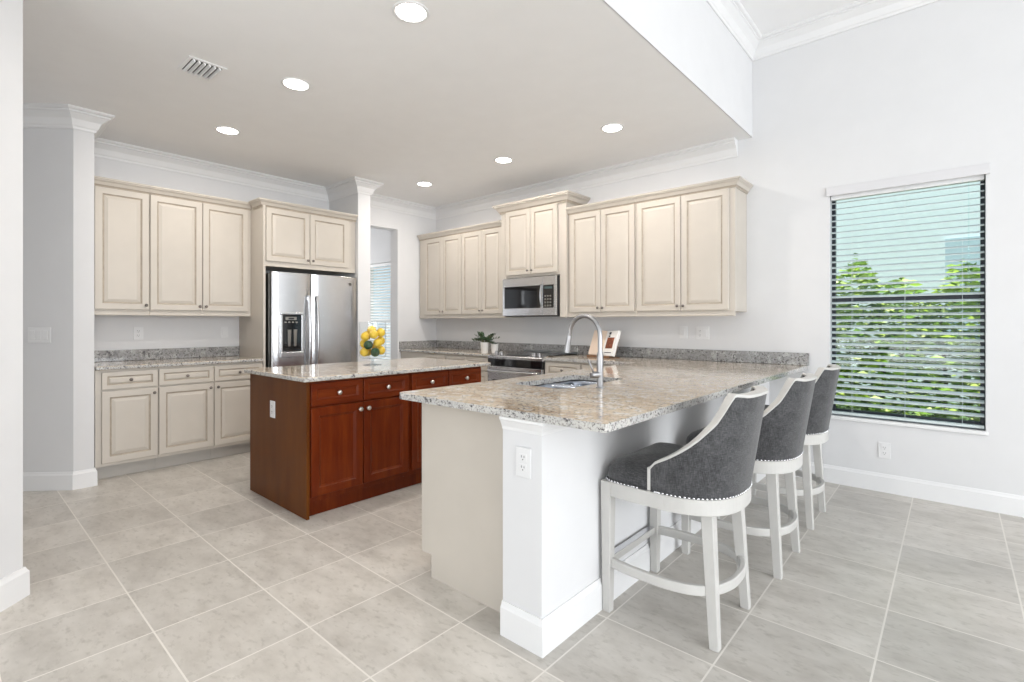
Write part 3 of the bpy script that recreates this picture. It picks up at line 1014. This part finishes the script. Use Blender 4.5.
for p0, p1 in ((1.63, 2.06), (2.06, 2.46), (2.46, 2.86), (2.86, 3.42)):
    door(EP, p0, p1, .725, .868, r, ((p0 + p1) / 2, .797), False, 'drawer', True)
    door(EP, p0, p1, .135, .715, r, (p0 + .03, .673), False)

# ------------------------------------------------------------------ upper cabinets, stove wall
UN = Plane('N', YW - .31)
zsN = (1.322, 1.370, 2.385)
yf = YW - .31
g4 = 'wall cabinets along the stove wall'
upper(UN, -5.505, -4.655, [(-5.385, -5.022), (-5.020, -4.657)], ['r', 'l'], 'double door cream wall cabinet in the left corner of the stove wall', g4, zsN, dU, [(-5.505, yf), (-4.6551, yf)][::-1] if False else [(-4.655, yf), (-5.505, yf)][::-1])
upper(UN, -4.6545, -3.954, [(-4.652, -4.293), (-4.291, -3.960)], ['r', 'l'], 'double door cream wall cabinet immediately left of the tall microwave cabinet', g4, zsN, dU, [(-4.6545, yf), (-3.954, yf)])
upper(UN, -3.030, -2.250, [(-3.000, -2.630), (-2.628, -2.262)], ['r', 'l'], 'double door cream wall cabinet immediately right of the tall microwave cabinet', g4, zsN, dU, [(-3.030, yf), (-2.2505, yf)])
upper(UN, -2.2495, -1.355, [(-2.240, -1.812), (-1.810, -1.400)], ['r', 'l'], 'double door cream wall cabinet at the right end of the stove wall row', g4, zsN, dU, [(-2.2495, yf), (-1.355, yf), (-1.355, YW - .004)])
# taller cabinet above the microwave, standing forward of its neighbours
YH = YW - .345
HP = Plane('N', YH)
r = empty('microwave_cabinet', (-3.5, YW - .2, 1.32), 'taller cream cabinet with heavy crown above the microwave', 'cabinet', None)
MB().box(-3.952, -3.888, YH, YW - .002, 1.322, 2.56).build('side_panel', M['cream'], r, .002)
MB().box(-3.116, -3.032, YH, YW - .002, 1.322, 2.56).build('side_panel', M['cream'], r, .002)
MB().box(-3.888, -3.116, YH + .004, YW - .002, 1.775, 2.56).build('body', M['cream'], r, .001)
door(HP, -3.868, -3.505, 1.800, 2.53, r, (-3.535, 1.842))
door(HP, -3.503, -3.136, 1.800, 2.53, r, (-3.473, 1.842))
hc = [(o_ * 1.45, u_ * 1.35) for o_, u_ in ccrown]
MB().sweep(hc, [(-3.952, YW - .004), (-3.952, YH), (-3.032, YH), (-3.032, YW - .004)], 2.605, 0, {1: 1, 2: 1}).build('crown', CREAM, r)  # low bands of this crown carry a painted shadow line

# microwave
MY = YH - .035
MP = Plane('N', MY)
mx0, mx1, mz0, mz1 = -3.882, -3.124, 1.338, 1.762
r = empty('microwave_oven', ((mx0 + mx1) / 2, YW - .2, mz0), 'stainless over-the-range microwave with black window below the tall cabinet', 'microwave')
MB().box(mx0, mx1, MY + .002, YW - .004, mz0, mz1).build('housing', M['black'], r, .003)
xs_ = -3.30
b = MB()
MP.box(b, mx0, xs_, mz0 + .005, mz0 + .085, 0, .02); MP.box(b, mx0, xs_, mz1 - .095, mz1, 0, .02)
MP.box(b, mx0, mx0 + .025, mz0 + .085, mz1 - .095, 0, .02)
MP.box(b, xs_ - .035, xs_, mz0 + .085, mz1 - .095, 0, .02)
dr = b.build('door', M['steel'], r, .002)
b = MB(); MP.box(b, mx0 + .025, xs_ - .035, mz0 + .085, mz1 - .095, .002, .017); b.build('door_window', M['blackglass'], dr)
b = MB()
hp = [MP.p(xs_ - .018, z, .022 + .022 * math.sin(math.pi * (z - mz0 - .10) / .24)) for z in [mz0 + .10 + .24 * i / 10 for i in range(11)]]
b.tube(hp, .0085, 10)
b.build('handle', M['chrome'], dr, smooth=True)
b = MB()
MP.box(b, xs_ + .003, mx1, mz0 + .005, mz0 + .085, 0, .02); MP.box(b, xs_ + .003, mx1, mz1 - .095, mz1, 0, .02)
MP.box(b, mx1 - .03, mx1, mz0 + .085, mz1 - .095, 0, .02)
cp = b.build('control_frame', M['steel'], r, .002)
b = MB(); MP.box(b, xs_ + .003, mx1 - .03, mz0 + .085, mz1 - .095, .002, .018); b.build('control_panel', M['blackglass'], cp)
b = MB(); MP.box(b, xs_ + .02, mx1 - .05, mz1 - .135, mz1 - .11, .018, .0186); b.build('display', M['display'], cp)
b = MB()
for i in range(3):
    for j in range(4):
        MP.box(b, xs_ + .022 + i * .034, xs_ + .044 + i * .034, mz0 + .10 + j * .034, mz0 + .118 + j * .034, .018, .0195)
b.build('keypad', M['steel_side'], cp)
b = MB(); MP.box(b, mx0 + .01, mx1 - .01, mz0 - .006, mz0 + .003, -.30, -.02); b.build('vent_grille', M['black'], r)

# ------------------------------------------------------------------ range
RY = NY - .035
RP = Plane('N', RY)
rx0, rx1 = -3.881, -3.111
r = empty('electric_range', ((rx0 + rx1) / 2, YW - .33, 0), 'slide-in stainless range with black glass front and four knobs under the microwave', 'stove')
MB().box(rx0, rx1, RY + .03, YW - .03, .03, .905).build('body', M['black'], r, .002)
b = MB()
b.box(rx0 - .002, rx1 + .002, RY + .085, YW - .026, .9055, .925)
b.build('cooktop', M['blackglass'], r, .003)
bc = MB()
L = []
for xx in (rx0 - .002, rx1 + .002):
    L.append([(xx, RY + .10, .9275), (xx, RY + .012, .906), (xx, RY, .896), (xx, RY, .872), (xx, RY + .03, .872), (xx, RY + .10, .90)])
cpn = bc.rings(L).build('control_console', M['steel'], r, .002)
b = MB()
nv = Vector((0, -.24, .97)).normalized()
for xx in (rx0 + .085, rx0 + .155, rx1 - .155, rx1 - .085):
    k_ = MB().lathe([(.023, 0), (.023, .006), (.0195, .010), (.0185, .030), (.016, .033), (0, .033)], (xx, RY + .056, .9165), nv, 18).build('knob', M['chrome'], cpn)
    smooth_angle(k_)
b = MB()
mtx = Matrix.Translation((0, RY + .056, .9178)) @ Matrix.Rotation(math.atan2(.0215, .088), 4, 'X')
b.box(rx0 + .235, rx1 - .235, -.030, .030, -.001, .0012, 0, mtx)
b.build('control_glass', M['blackglass'], cpn)
b = MB(); RP.box(b, rx0 + .002, rx1 - .002, .797, .872, -.03, .004); b.build('upper_panel', M['blackglass'], r, .004)
b = MB()
RP.box(b, rx0 + .003, rx1 - .003, .645, .790, -.03, .008); RP.box(b, rx0 + .003, rx1 - .003, .24, .33, -.03, .008)
RP.box(b, rx0 + .003, rx0 + .075, 0.33, .645, -.03, .008); RP.box(b, rx1 - .075, rx1 - .003, 0.33, .645, -.03, .008)
od = b.build('oven_door', M['steel'], r, .003)
b = MB(); RP.box(b, rx0 + .075, rx1 - .075, .33, .645, -.02, .004); b.build('oven_window', M['blackglass'], od)
b = MB()
zz = .742
b.tube([RP.p(rx0 + .04 + (rx1 - rx0 - .08) * i / 12, zz, .045 + .012 * math.sin(math.pi * i / 12)) for i in range(13)], .012, 10)
for xx in (rx0 + .06, rx1 - .06):
    RP.box(b, xx - .012, xx + .012, zz - .011, zz + .011, .006, .05)
smooth_angle(b.build('handle', M['steel'], od))
b = MB(); RP.box(b, rx0 + .003, rx1 - .003, .06, .23, -.03, .008); b.build('storage_drawer', M['steel'], r, .003)
for xx in (rx0 + .06, rx1 - .06):
    for yy in (RY + .1, YW - .12):
        MB().lathe([(.018, 0), (.018, .03), (.01, .031), (0, .031)], (xx, yy, 0), 'z', 12).build('foot', M['black'], r)

# ------------------------------------------------------------------ things on the counters
# footed glass bowl with lemons and limes
bx, by = -3.605, 2.348
r = empty('footed_glass_bowl', (bx, by, ZS1), 'clear footed glass bowl full of lemons and limes on the island', 'bowl')
MB().lathe([(.074, .0005), (.074, .004), (.030, .010), (.012, .018), (.010, .030), (.014, .044), (.030, .050), (0, .052)], (bx, by, ZS1), 'z', 28).build('foot', M['footglass'], r, smooth=True)
BR = .110
b = MB()
prof = [(.0, .050), (.070, .051), (.098, .058), (BR, .075), (BR, .355), (BR - .004, .355), (BR - .004, .078), (.095, .062), (.068, .0555), (0, .0545)]
b.lathe(prof, (bx, by, ZS1), 'z', 36)
smooth_angle(b.build('bowl', M['bowlglass'], r))
# camera-facing frame at the bowl for naming/placing the fruit: e = right, d = towards the viewer
to = Vector((-bx, -by, 0)).normalized()
er = Vector((to.y * -1, to.x, 0))
er = Vector((-to.y, to.x, 0))
def citrus_mesh(nm, mat, r_, lime=False):
    b = MB()
    k = 1.0
    prof = []
    for i in range(13):
        a_ = math.pi * i / 12
        rr, hh = r_ * math.sin(a_), -r_ * k * math.cos(a_)
        prof.append((rr, hh))
    prof[0] = (0, -r_ * (k + .05)); prof[-1] = (0, r_ * (k + .07))
    prof[1] = (r_ * .17, -r_ * (k + .01)); prof[-2] = (r_ * .15, r_ * (k + .03))
    b.lathe(prof, (0, 0, 0), 'z', 18)
    return b.build(nm, mat, None, smooth=True)
def fruit_at(i, kind, a_, d_, z, rot, label):
    o = citrus_mesh(kind, M[kind], .0366 if kind == 'lemon' else .0368, kind == 'lime')
    p = Vector((bx, by, ZS1 + z)) + er * a_ + to * d_
    o.location = p
    o.rotation_euler = rot
    tag(o, label, kind, 'citrus fruit in the footed glass bowl')
fr = [
    ('lemon', -.058, .030, .105, (1.2, .4, .3), 'lemon at the lower left of the bowl beneath the left lime'),
    ('lime', -.030, .055, .158, (.9, 1.2, .2), 'dark green lime at left of the glass bowl above the lower left lemon'),
    ('lime', .022, .060, .117, (1.4, .3, .9), 'dark green lime at the bottom centre of the glass bowl'),
    ('lemon', .066, .018, .120, (.3, .5, 0), 'lemon at the lower right of the bowl beside the bottom lime'),
    ('lemon', .020, .050, .196, (1.3, .9, .4), 'lemon in the middle of the bowl between the limes and the top row'),
    ('lemon', -.042, .050, .228, (1.5, .2, .6), 'front lemon at mid left directly above the left lime'),
    ('lemon', -.064, -.018, .240, (1.2, .5, 1.2), 'lemon at the upper left of the bowl behind the front mid left one'),
    ('lemon', .002, .015, .272, (1.5, 1.4, .1), 'topmost lemon of the pile at the centre of the bowl'),
    ('lemon', .050, .035, .255, (.9, .2, .5), 'lemon at the upper right of the pile above the right side lemon'),
    ('lemon', .066, .005, .192, (.2, .3, .3), 'lemon at the right side of the bowl against the glass, below the upper right one'),
    ('lemon', -.030, -.055, .105, (1.1, .7, .6), 'lemon at the bottom back of the bowl seen between the lower fruit'),
    ('lemon', -.004, .064, .235, (1.3, .6, .2), 'lemon at the front of the pile just above the middle lemon'),
    ('lemon', -.066, .010, .175, (.7, .5, 1.1), 'lemon at the left side of the bowl above the left lime against the glass'),
    ('lemon', .030, -.052, .150, (1.3, .3, 1.5), 'lemon at the back of the bowl behind the middle lemon'),
]
fp = [Vector((a_, d_, z)) for kd, a_, d_, z, rot, lb in fr]
FR = .0385
for it in range(400):
    for i in range(len(fp)):
        for j in range(i):
            dv_ = fp[i] - fp[j]
            if dv_.length < 2 * FR:
                c_ = dv_.normalized() * (2 * FR - dv_.length) * .5
                fp[i] += c_; fp[j] -= c_
    for p in fp:
        h_ = math.hypot(p.x, p.y)
        lim = .1055 - FR
        if h_ > lim:
            p.x *= lim / h_; p.y *= lim / h_
        p.z = min(p.z, .288)
        p.z = max(p.z, .060 + FR + max(0, h_ - .05) * .5)
for i, (kd, a_, d_, z, rot, lb) in enumerate(fr):
    fruit_at(i, kd, fp[i].x, fp[i].y, fp[i].z, rot, lb)

# potted plants left of the range
def pot(name, label, x, y, r0, r1, h, seed, n, reach):
    r = empty(name, (x, y, ZS1), label, 'potted plant')
    prof = [(r0 * .92, 0), (r0, .004), (r1, h), (r1 - .006, h), (r0 - .008, .012), (0, .012)]
    p = MB().lathe(prof, (x, y, ZS1 + .0005), 'z', 22).build('pot', M['ceramic'], r)
    smooth_angle(p)
    MB().lathe([(0, h - .018), (r1 - .009, h - .018), (r1 - .009, h - .012), (0, h - .008)], (x, y, ZS1), 'z', 18).build('soil', M['soil'], r)
    rn = random.Random(seed)
    b = MB(); s = MB()
    for k in range(n):
        an = rn.uniform(0, 6.28); el = rn.uniform(.3, 1.2)
        ln = reach * rn.uniform(.6, 1.0)
        d_ = Vector((math.cos(an) * math.cos(el), math.sin(an) * math.cos(el), math.sin(el)))
        o0 = Vector((x, y, ZS1 + h - .01))
        pts = [o0 + d_ * ln * u + Vector((0, 0, -.04 * u * u * reach / .12)) for u in (0, .35, .7, 1)]
        s.tube(pts, [.003, .0026, .002, .0012], 6)
        for u in (.35, .55, .75, .95):
            for sd_ in (-1, 1):
                c = o0 + d_ * ln * u + Vector((0, 0, -.04 * u * u * reach / .12))
                sidev = d_.cross(Vector((0, 0, 1))).normalized() * sd_
                ld = (sidev + d_ * .6 + Vector((0, 0, rn.uniform(-.1, .5)))).normalized()
                up = ld.cross(d_).normalized()
                L = .036 * rn.uniform(.8, 1.2); wd = .013
                wv = ld.cross(up).normalized()
                ring = []
                for q_, w_ in ((0, .15), (.3, .8), (.65, 1), (1, .1)):
                    ring.append([c + ld * L * q_ + wv * wd * w_, c + ld * L * q_ + up * .0028 * w_, c + ld * L * q_ - wv * wd * w_, c + ld * L * q_ - up * .0028 * w_])
                b.rings(ring)
    s.build('stems', M['stem'], r)
    b.build('leaves', M['leaf'], r, smooth=True)
pot('potted_plant', 'taller white pot with sprawling dark green leaves left of the range', -4.035, 4.105, .040, .048, .125, 5, 24, .21)
cx_, cy_ = -3.955, 4.190
r = empty('ceramic_cup', (cx_, cy_, ZS1), 'small white ceramic cup beside the potted plant and next to the range', 'cup')
smooth_angle(MB().lathe([(.032, 0), (.037, .005), (.044, .105), (.040, .105), (.033, .010), (0, .010)], (cx_, cy_, ZS1 + .0005), 'z', 24).build('cup', M['ceramic'], r))
smooth_angle(MB().lathe([(.0425, .100), (.0455, .102), (.0455, .107), (.0405, .107), (.0400, .102), (.0425, .100)], (cx_, cy_, ZS1), 'z', 24).build('rim', M['ceramic'], r))

# recipe book on a stand
bkx, bky = -2.655, 4.385
r = empty('recipe_book', (bkx, bky, ZS1), 'open recipe book with peach and white pages on a stand behind the faucet', 'book')
tl = Matrix.Translation((bkx, bky, ZS1 + .015)) @ Matrix.Rotation(R(-16), 4, 'Z') @ Matrix.Rotation(R(-20), 4, 'X')
def bk(b, x0, x1, y0, y1, z0, z1, ang=0):
    m = tl @ Matrix.Rotation(ang, 4, 'Z')
    b.box(x0, x1, y0, y1, z0, z1, 0, m)
    return b
A_ = R(7)
tb = Matrix.Translation((bkx, bky, ZS1)) @ Matrix.Rotation(R(-16), 4, 'Z')
bk(MB(), -.178, 0, -.012, .012, 0, .262, A_).build('left_pages', M['page'], r, .003)
rp = bk(MB(), 0, .178, -.012, .012, 0, .262, -A_).build('right_pages', M['paper'], r, .003)
bk(MB(), .035, .145, -.0132, -.0118, .075, .190, -A_).build('picture', M['print'], rp)
b = MB(); bk(b, .045, .075, -.0132, -.0118, .222, .246, -A_); bk(b, .045, .070, -.0132, -.0118, .197, .212, -A_); bk(b, .04, .15, -.0132, -.0118, .028, .036, -A_)
b.build('print', M['ink'], rp)
b = MB(); bk(b, -.186, 0, .012, .016, -.002, .268, A_); bk(b, 0, .186, .012, .016, -.002, .268, -A_)
b.build('cover', M['paper'], r, .001)
b = MB()
m = tl
b.box(-.16, .16, .018, .026, 0, .19, 0, m)
b.box(-.16, .16, -.055, .085, .0008, .0075, 0, tb)
b.box(-.16, .16, -.060, -.052, .0008, .020, 0, tb)
b.build('stand', M['easel'], r, .002)

# ------------------------------------------------------------------ bar stools
def sgnp(v, e):
    return math.copysign(abs(v) ** e, v)
def outl(ph, off=0.0, a=.266, b_=.262, n=2.5, fa=.256):
    c, s = math.cos(ph), math.sin(ph)
    if c >= 0:
        x, y = a * sgnp(c, 2 / n), b_ * sgnp(s, 2 / n)
    else:
        x, y = fa * sgnp(c, 2 / 8.0), b_ * sgnp(s, 2 / 8.0) * (1 - .03 * abs(c))
    v = Vector((x, y, 0))
    return v * (1 + off / max(v.length, .01))
def full(off, z, n=72):
    return [(p.x, p.y, z) for p in (outl(2 * math.pi * i / n, off) for i in range(n))]
HT = [(0, .978), (21, .976), (34, .983), (37, .962), (41, .925), (47, .875), (53, .845), (60, .81), (67, .78), (75, .75), (88, .705), (97, .665)]
def top_z(deg):
    d_ = abs(deg)
    for (a0, z0), (a1, z1) in zip(HT, HT[1:]):
        if d_ <= a1:
            return z0 + (z1 - z0) * (d_ - a0) / (a1 - a0)
    return HT[-1][1]
def shell_p(deg, z, off):
    ph = R(deg)
    k = 1 + .255 * (z - .565) / .42 * max(0, math.cos(ph)) ** .5
    if abs(deg) > 90:
        p = Vector((-(abs(deg) - 90) / 7 * .026, math.copysign(.262 + off, deg), 0))
    else:
        p = outl(ph, off)
    return Vector((p.x * k, p.y * (1 + (k - 1) * .3), z))

def make_stool():
    r = empty('bar_stool', (0, 0, 0), 'x', 'bar stool')
    # seat frame
    MB().rings([full(-.055, .512), full(.004, .512), full(.004, .575), full(-.055, .575)], cap0=True, cap1=True).build('seat_frame', M['stoolwood'], r, .003)
    # cushion
    L = []
    for sc, z in ((-.010, .5755), (-.002, .590), (-.002, .612), (-.010, .632), (-.030, .652), (-.070, .670), (-.130, .682), (-.200, .688)):
        L.append(full(sc, z))
    smooth_angle(MB().rings(L).build('seat_cushion', M['fabric'], r), 60)
    # upholstered barrel back
    degs = [-97 + 194 * i / 96 for i in range(97)]
    nz = 9
    b = MB()
    outs, ins = [], []
    grid = []
    for d_ in degs:
        zt = top_z(d_)
        lp = [shell_p(d_, .576 + (zt - .576) * j / nz, .001) for j in range(nz + 1)]
        lp += [shell_p(d_, .576 + (zt - .576) * j / nz, -.028) for j in range(nz, -1, -1)]
        grid.append(lp)
    b.rings(grid)
    smooth_angle(b.build('back_upholstery', M['fabric'], r), 50)
    # painted frame along the top edge and down the arm fronts
    L = []
    path = []
    for d_ in degs:
        path.append((d_, top_z(d_)))
    for d_, zt in path:
        w_ = .022
        o_, i_ = shell_p(d_, zt, .004), shell_p(d_, zt, -.034)
        L.append([o_ + Vector((0, 0, -.004)), o_ + Vector((0, 0, .008)), i_ + Vector((0, 0, .008)), i_ + Vector((0, 0, -.004))])
    fb = MB()
    fb.rings(L)
    for sg in (-1, 1):
        da = 97 * sg
        q0, q1 = shell_p(da, .575, .004), shell_p(da, .575, -.034)
        t0 = (shell_p(da + 4 * sg, .6, 0) - shell_p(da, .6, 0)).normalized() * .009
        t1 = t0 * -.5
        zt = top_z(da) + .008
        fb.rings([[(v.x, v.y, z) for v in (q0 + t1, q0 + t0, q1 + t0, q1 + t1)] for z in (.575, zt)])
    smooth_angle(fb.build('back_frame', M['stoolwood'], r, .003), 50)
    # hand grip at the top of the back
    b = MB()
    b.tube([shell_p(-6, .962, -.040) + Vector((-.004, 0, 0)), shell_p(-6, .955, -.060), shell_p(6, .955, -.060), shell_p(6, .962, -.040) + Vector((-.004, 0, 0))], .005, 8)
    b.build('hand_pull', M['bronze'], r, smooth=True)
    # nailhead trim
    b = MB()
    per = [outl(2 * math.pi * i / 720, .004) for i in range(721)]
    acc = 0; nxt = 0
    for p0, p1 in zip(per, per[1:]):
        acc += (p1 - p0).length
        if acc >= nxt:
            nxt += .0168
            nrm = Vector((p1.y - p0.y, -(p1.x - p0.x), 0)).normalized()
            b.lathe([(.0056, -.001), (.0050, .0022), (.0028, .004), (0, .0045)], (p0.x, p0.y, .5795), nrm, 8)
    b.rings([full(.0042, .5785), full(.0050, .5785), full(.0050, .5805), full(.0042, .5805)], 1)
    b.build('nailhead_trim', [M['nail'], M['fabric']], r, smooth=True)
    # legs
    def leg(x0, y0, x1, y1, s0, s1, zt=.514):
        b = MB()
        L = []
        for u in (0, .55, 1):
            x, y, z = x0 + (x1 - x0) * u, y0 + (y1 - y0) * u, zt * (1 - u)
            s = s0 + (s1 - s0) * u
            L.append([(x - s, y - s, z), (x + s, y - s, z), (x + s, y + s, z), (x - s, y + s, z)])
        b.rings(L[::-1])
        b.build('leg', M['stoolwood'], r, .003)
    for s in (-1, 1):
        leg(-.234, .233 * s, -.236, .232 * s, .0245, .0180, .572)
        leg(.178, .168 * s, .212, .190 * s, .024, .018)
    # bent wood foot ring around the back, open at the front
    zf = .215
    pts = []
    for sx in (-1,):
        pass
    side = []
    a = [( -.235, -.226), (-.16, -.238), (-.06, -.246), (.03, -.245), (.10, -.232), (.155, -.205), (.205, -.150), (.232, -.075), (.238, 0)]
    pts2 = a + [(x, -y) for x, y in a[-2::-1]]
    # smooth
    def cr(P, n=5):
        out = []
        for i in range(len(P) - 1):
            p0, p1, p2, p3 = P[max(i - 1, 0)], P[i], P[i + 1], P[min(i + 2, len(P) - 1)]
            for k in range(n):
                u = k / n
                out.append(tuple(.5 * (2 * p1[c] + (p2[c] - p0[c]) * u + (2 * p0[c] - 5 * p1[c] + 4 * p2[c] - p3[c]) * u * u + (3 * p1[c] - p0[c] - 3 * p2[c] + p3[c]) * u ** 3) for c in (0, 1)))
        out.append(P[-1])
        return out
    pts2 = cr(pts2)
    smooth_angle(MB().sweep([(-.011, 0), (.011, 0), (.011, .040), (-.011, .040)], pts2, zf - .02).build('foot_ring', M['stoolwood'], r, .004), 50)
    # front foot rest with a metal wear plate
    fr_ = MB().box(-.252, -.228, -.212, .212, zf - .018, zf + .016).build('foot_rest', M['stoolwood'], r, .003)
    MB().box(-.256, -.226, -.205, .205, zf + .0165, zf + .019).build('wear_plate', M['nail'], fr_, .0008)
    b = MB()
    for s in (-1, 1):
        b.lathe([(.006, 0), (.006, .002), (.003, .004), (0, .004)], (-.2165, .224 * s, zf), 'x', 10)
    b.build('bolt', M['pewter'], r)
    # felt glides
    for x, y in ((-.240, .230), (-.240, -.230), (.212, .190), (.212, -.190)):
        pass
    return r
st = make_stool()
st.location = (-.902, 2.162, 0)
st['label'] = 'charcoal upholstered bar stool nearest the camera at the peninsula'
st['group'] = 'bar stools along the peninsula'
for (x, y), lb in (((-.862, 2.922), 'middle charcoal upholstered bar stool between the other two'), ((-.868, 3.700), 'charcoal upholstered bar stool farthest away, beside the window wall')):
    c = copy_tree(st)
    c.location = (x, y, 0)
    c['label'] = lb

# ------------------------------------------------------------------ ceiling fixtures
def downlight():
    r = empty('recessed_light', (0, 0, 0), 'x', 'ceiling light', 'recessed lights in the kitchen ceiling')
    MB().lathe([(.095, 0), (.095, -.004), (.088, -.007), (.076, -.004), (.076, -.001), (.095, -.0005)], (0, 0, 0), 'z', 32).build('trim_ring', M['trim'], r, smooth=True)
    MB().lathe([(0, -.0005), (.0755, -.0005), (.0755, -.004), (0, -.005)], (0, 0, 0), 'z', 28).build('lens', M['lamp'], r)
    return r
dl = downlight()
LL = [((-2.111, 1.604), 'round recessed light at the top edge, nearest the camera'),
      ((-3.330, 1.575), 'round recessed light right of the ceiling vent'),
      ((-4.560, 1.575), 'round recessed light above the left wall cabinets'),
      ((-2.115, 3.655), 'round recessed light above the right wall cabinets near the soffit edge'),
      ((-3.340, 3.665), 'round recessed light in front of the tall microwave cabinet'),
      ((-4.600, 3.688), 'round recessed light farthest back, above the corner by the doorway')]
for i, ((x, y), lb) in enumerate(LL):
    c = dl if i == 0 else copy_tree(dl)
    c.location = (x, y, ZC)
    c['label'] = lb
    lamp('downlight_beam', 'AREA', (x, y, ZC - .012), (0, 0, 0), 11, (1.0, 0.93, 0.85), shape='DISK', size=.14)

r = empty('air_vent', (-3.575, 1.085, ZC), 'white rectangular louvred air vent in the kitchen ceiling', 'vent')
vx0, vx1, vy0, vy1 = -3.675, -3.475, 1.000, 1.170
b = MB()
f = .022
b.box(vx0 - f, vx1 + f, vy0 - f, vy0, ZC - .006, ZC - .0005); b.box(vx0 - f, vx1 + f, vy1, vy1 + f, ZC - .006, ZC - .0005)
b.box(vx0 - f, vx0, vy0, vy1, ZC - .006, ZC - .0005); b.box(vx1, vx1 + f, vy0, vy1, ZC - .006, ZC - .0005)
b.build('frame', M['ceil'], r, .002)
MB().box(vx0, vx1, vy0, vy1, ZC - .0015, ZC - .0005).build('duct_shade', M['shadowgap'], r)  # flat near-black sheet stands for the shade inside the duct
b = MB()
for k in range(6):
    y = vy0 + (k + .5) * (vy1 - vy0) / 6
    mt = Matrix.Translation((0, y, ZC - .009)) @ Matrix.Rotation(R(-62), 4, 'X')
    b.box(vx0, vx1, -.0085, .0085, -.0040, .0040, 0, mt)
b.build('louvres', M['ceil'], r)
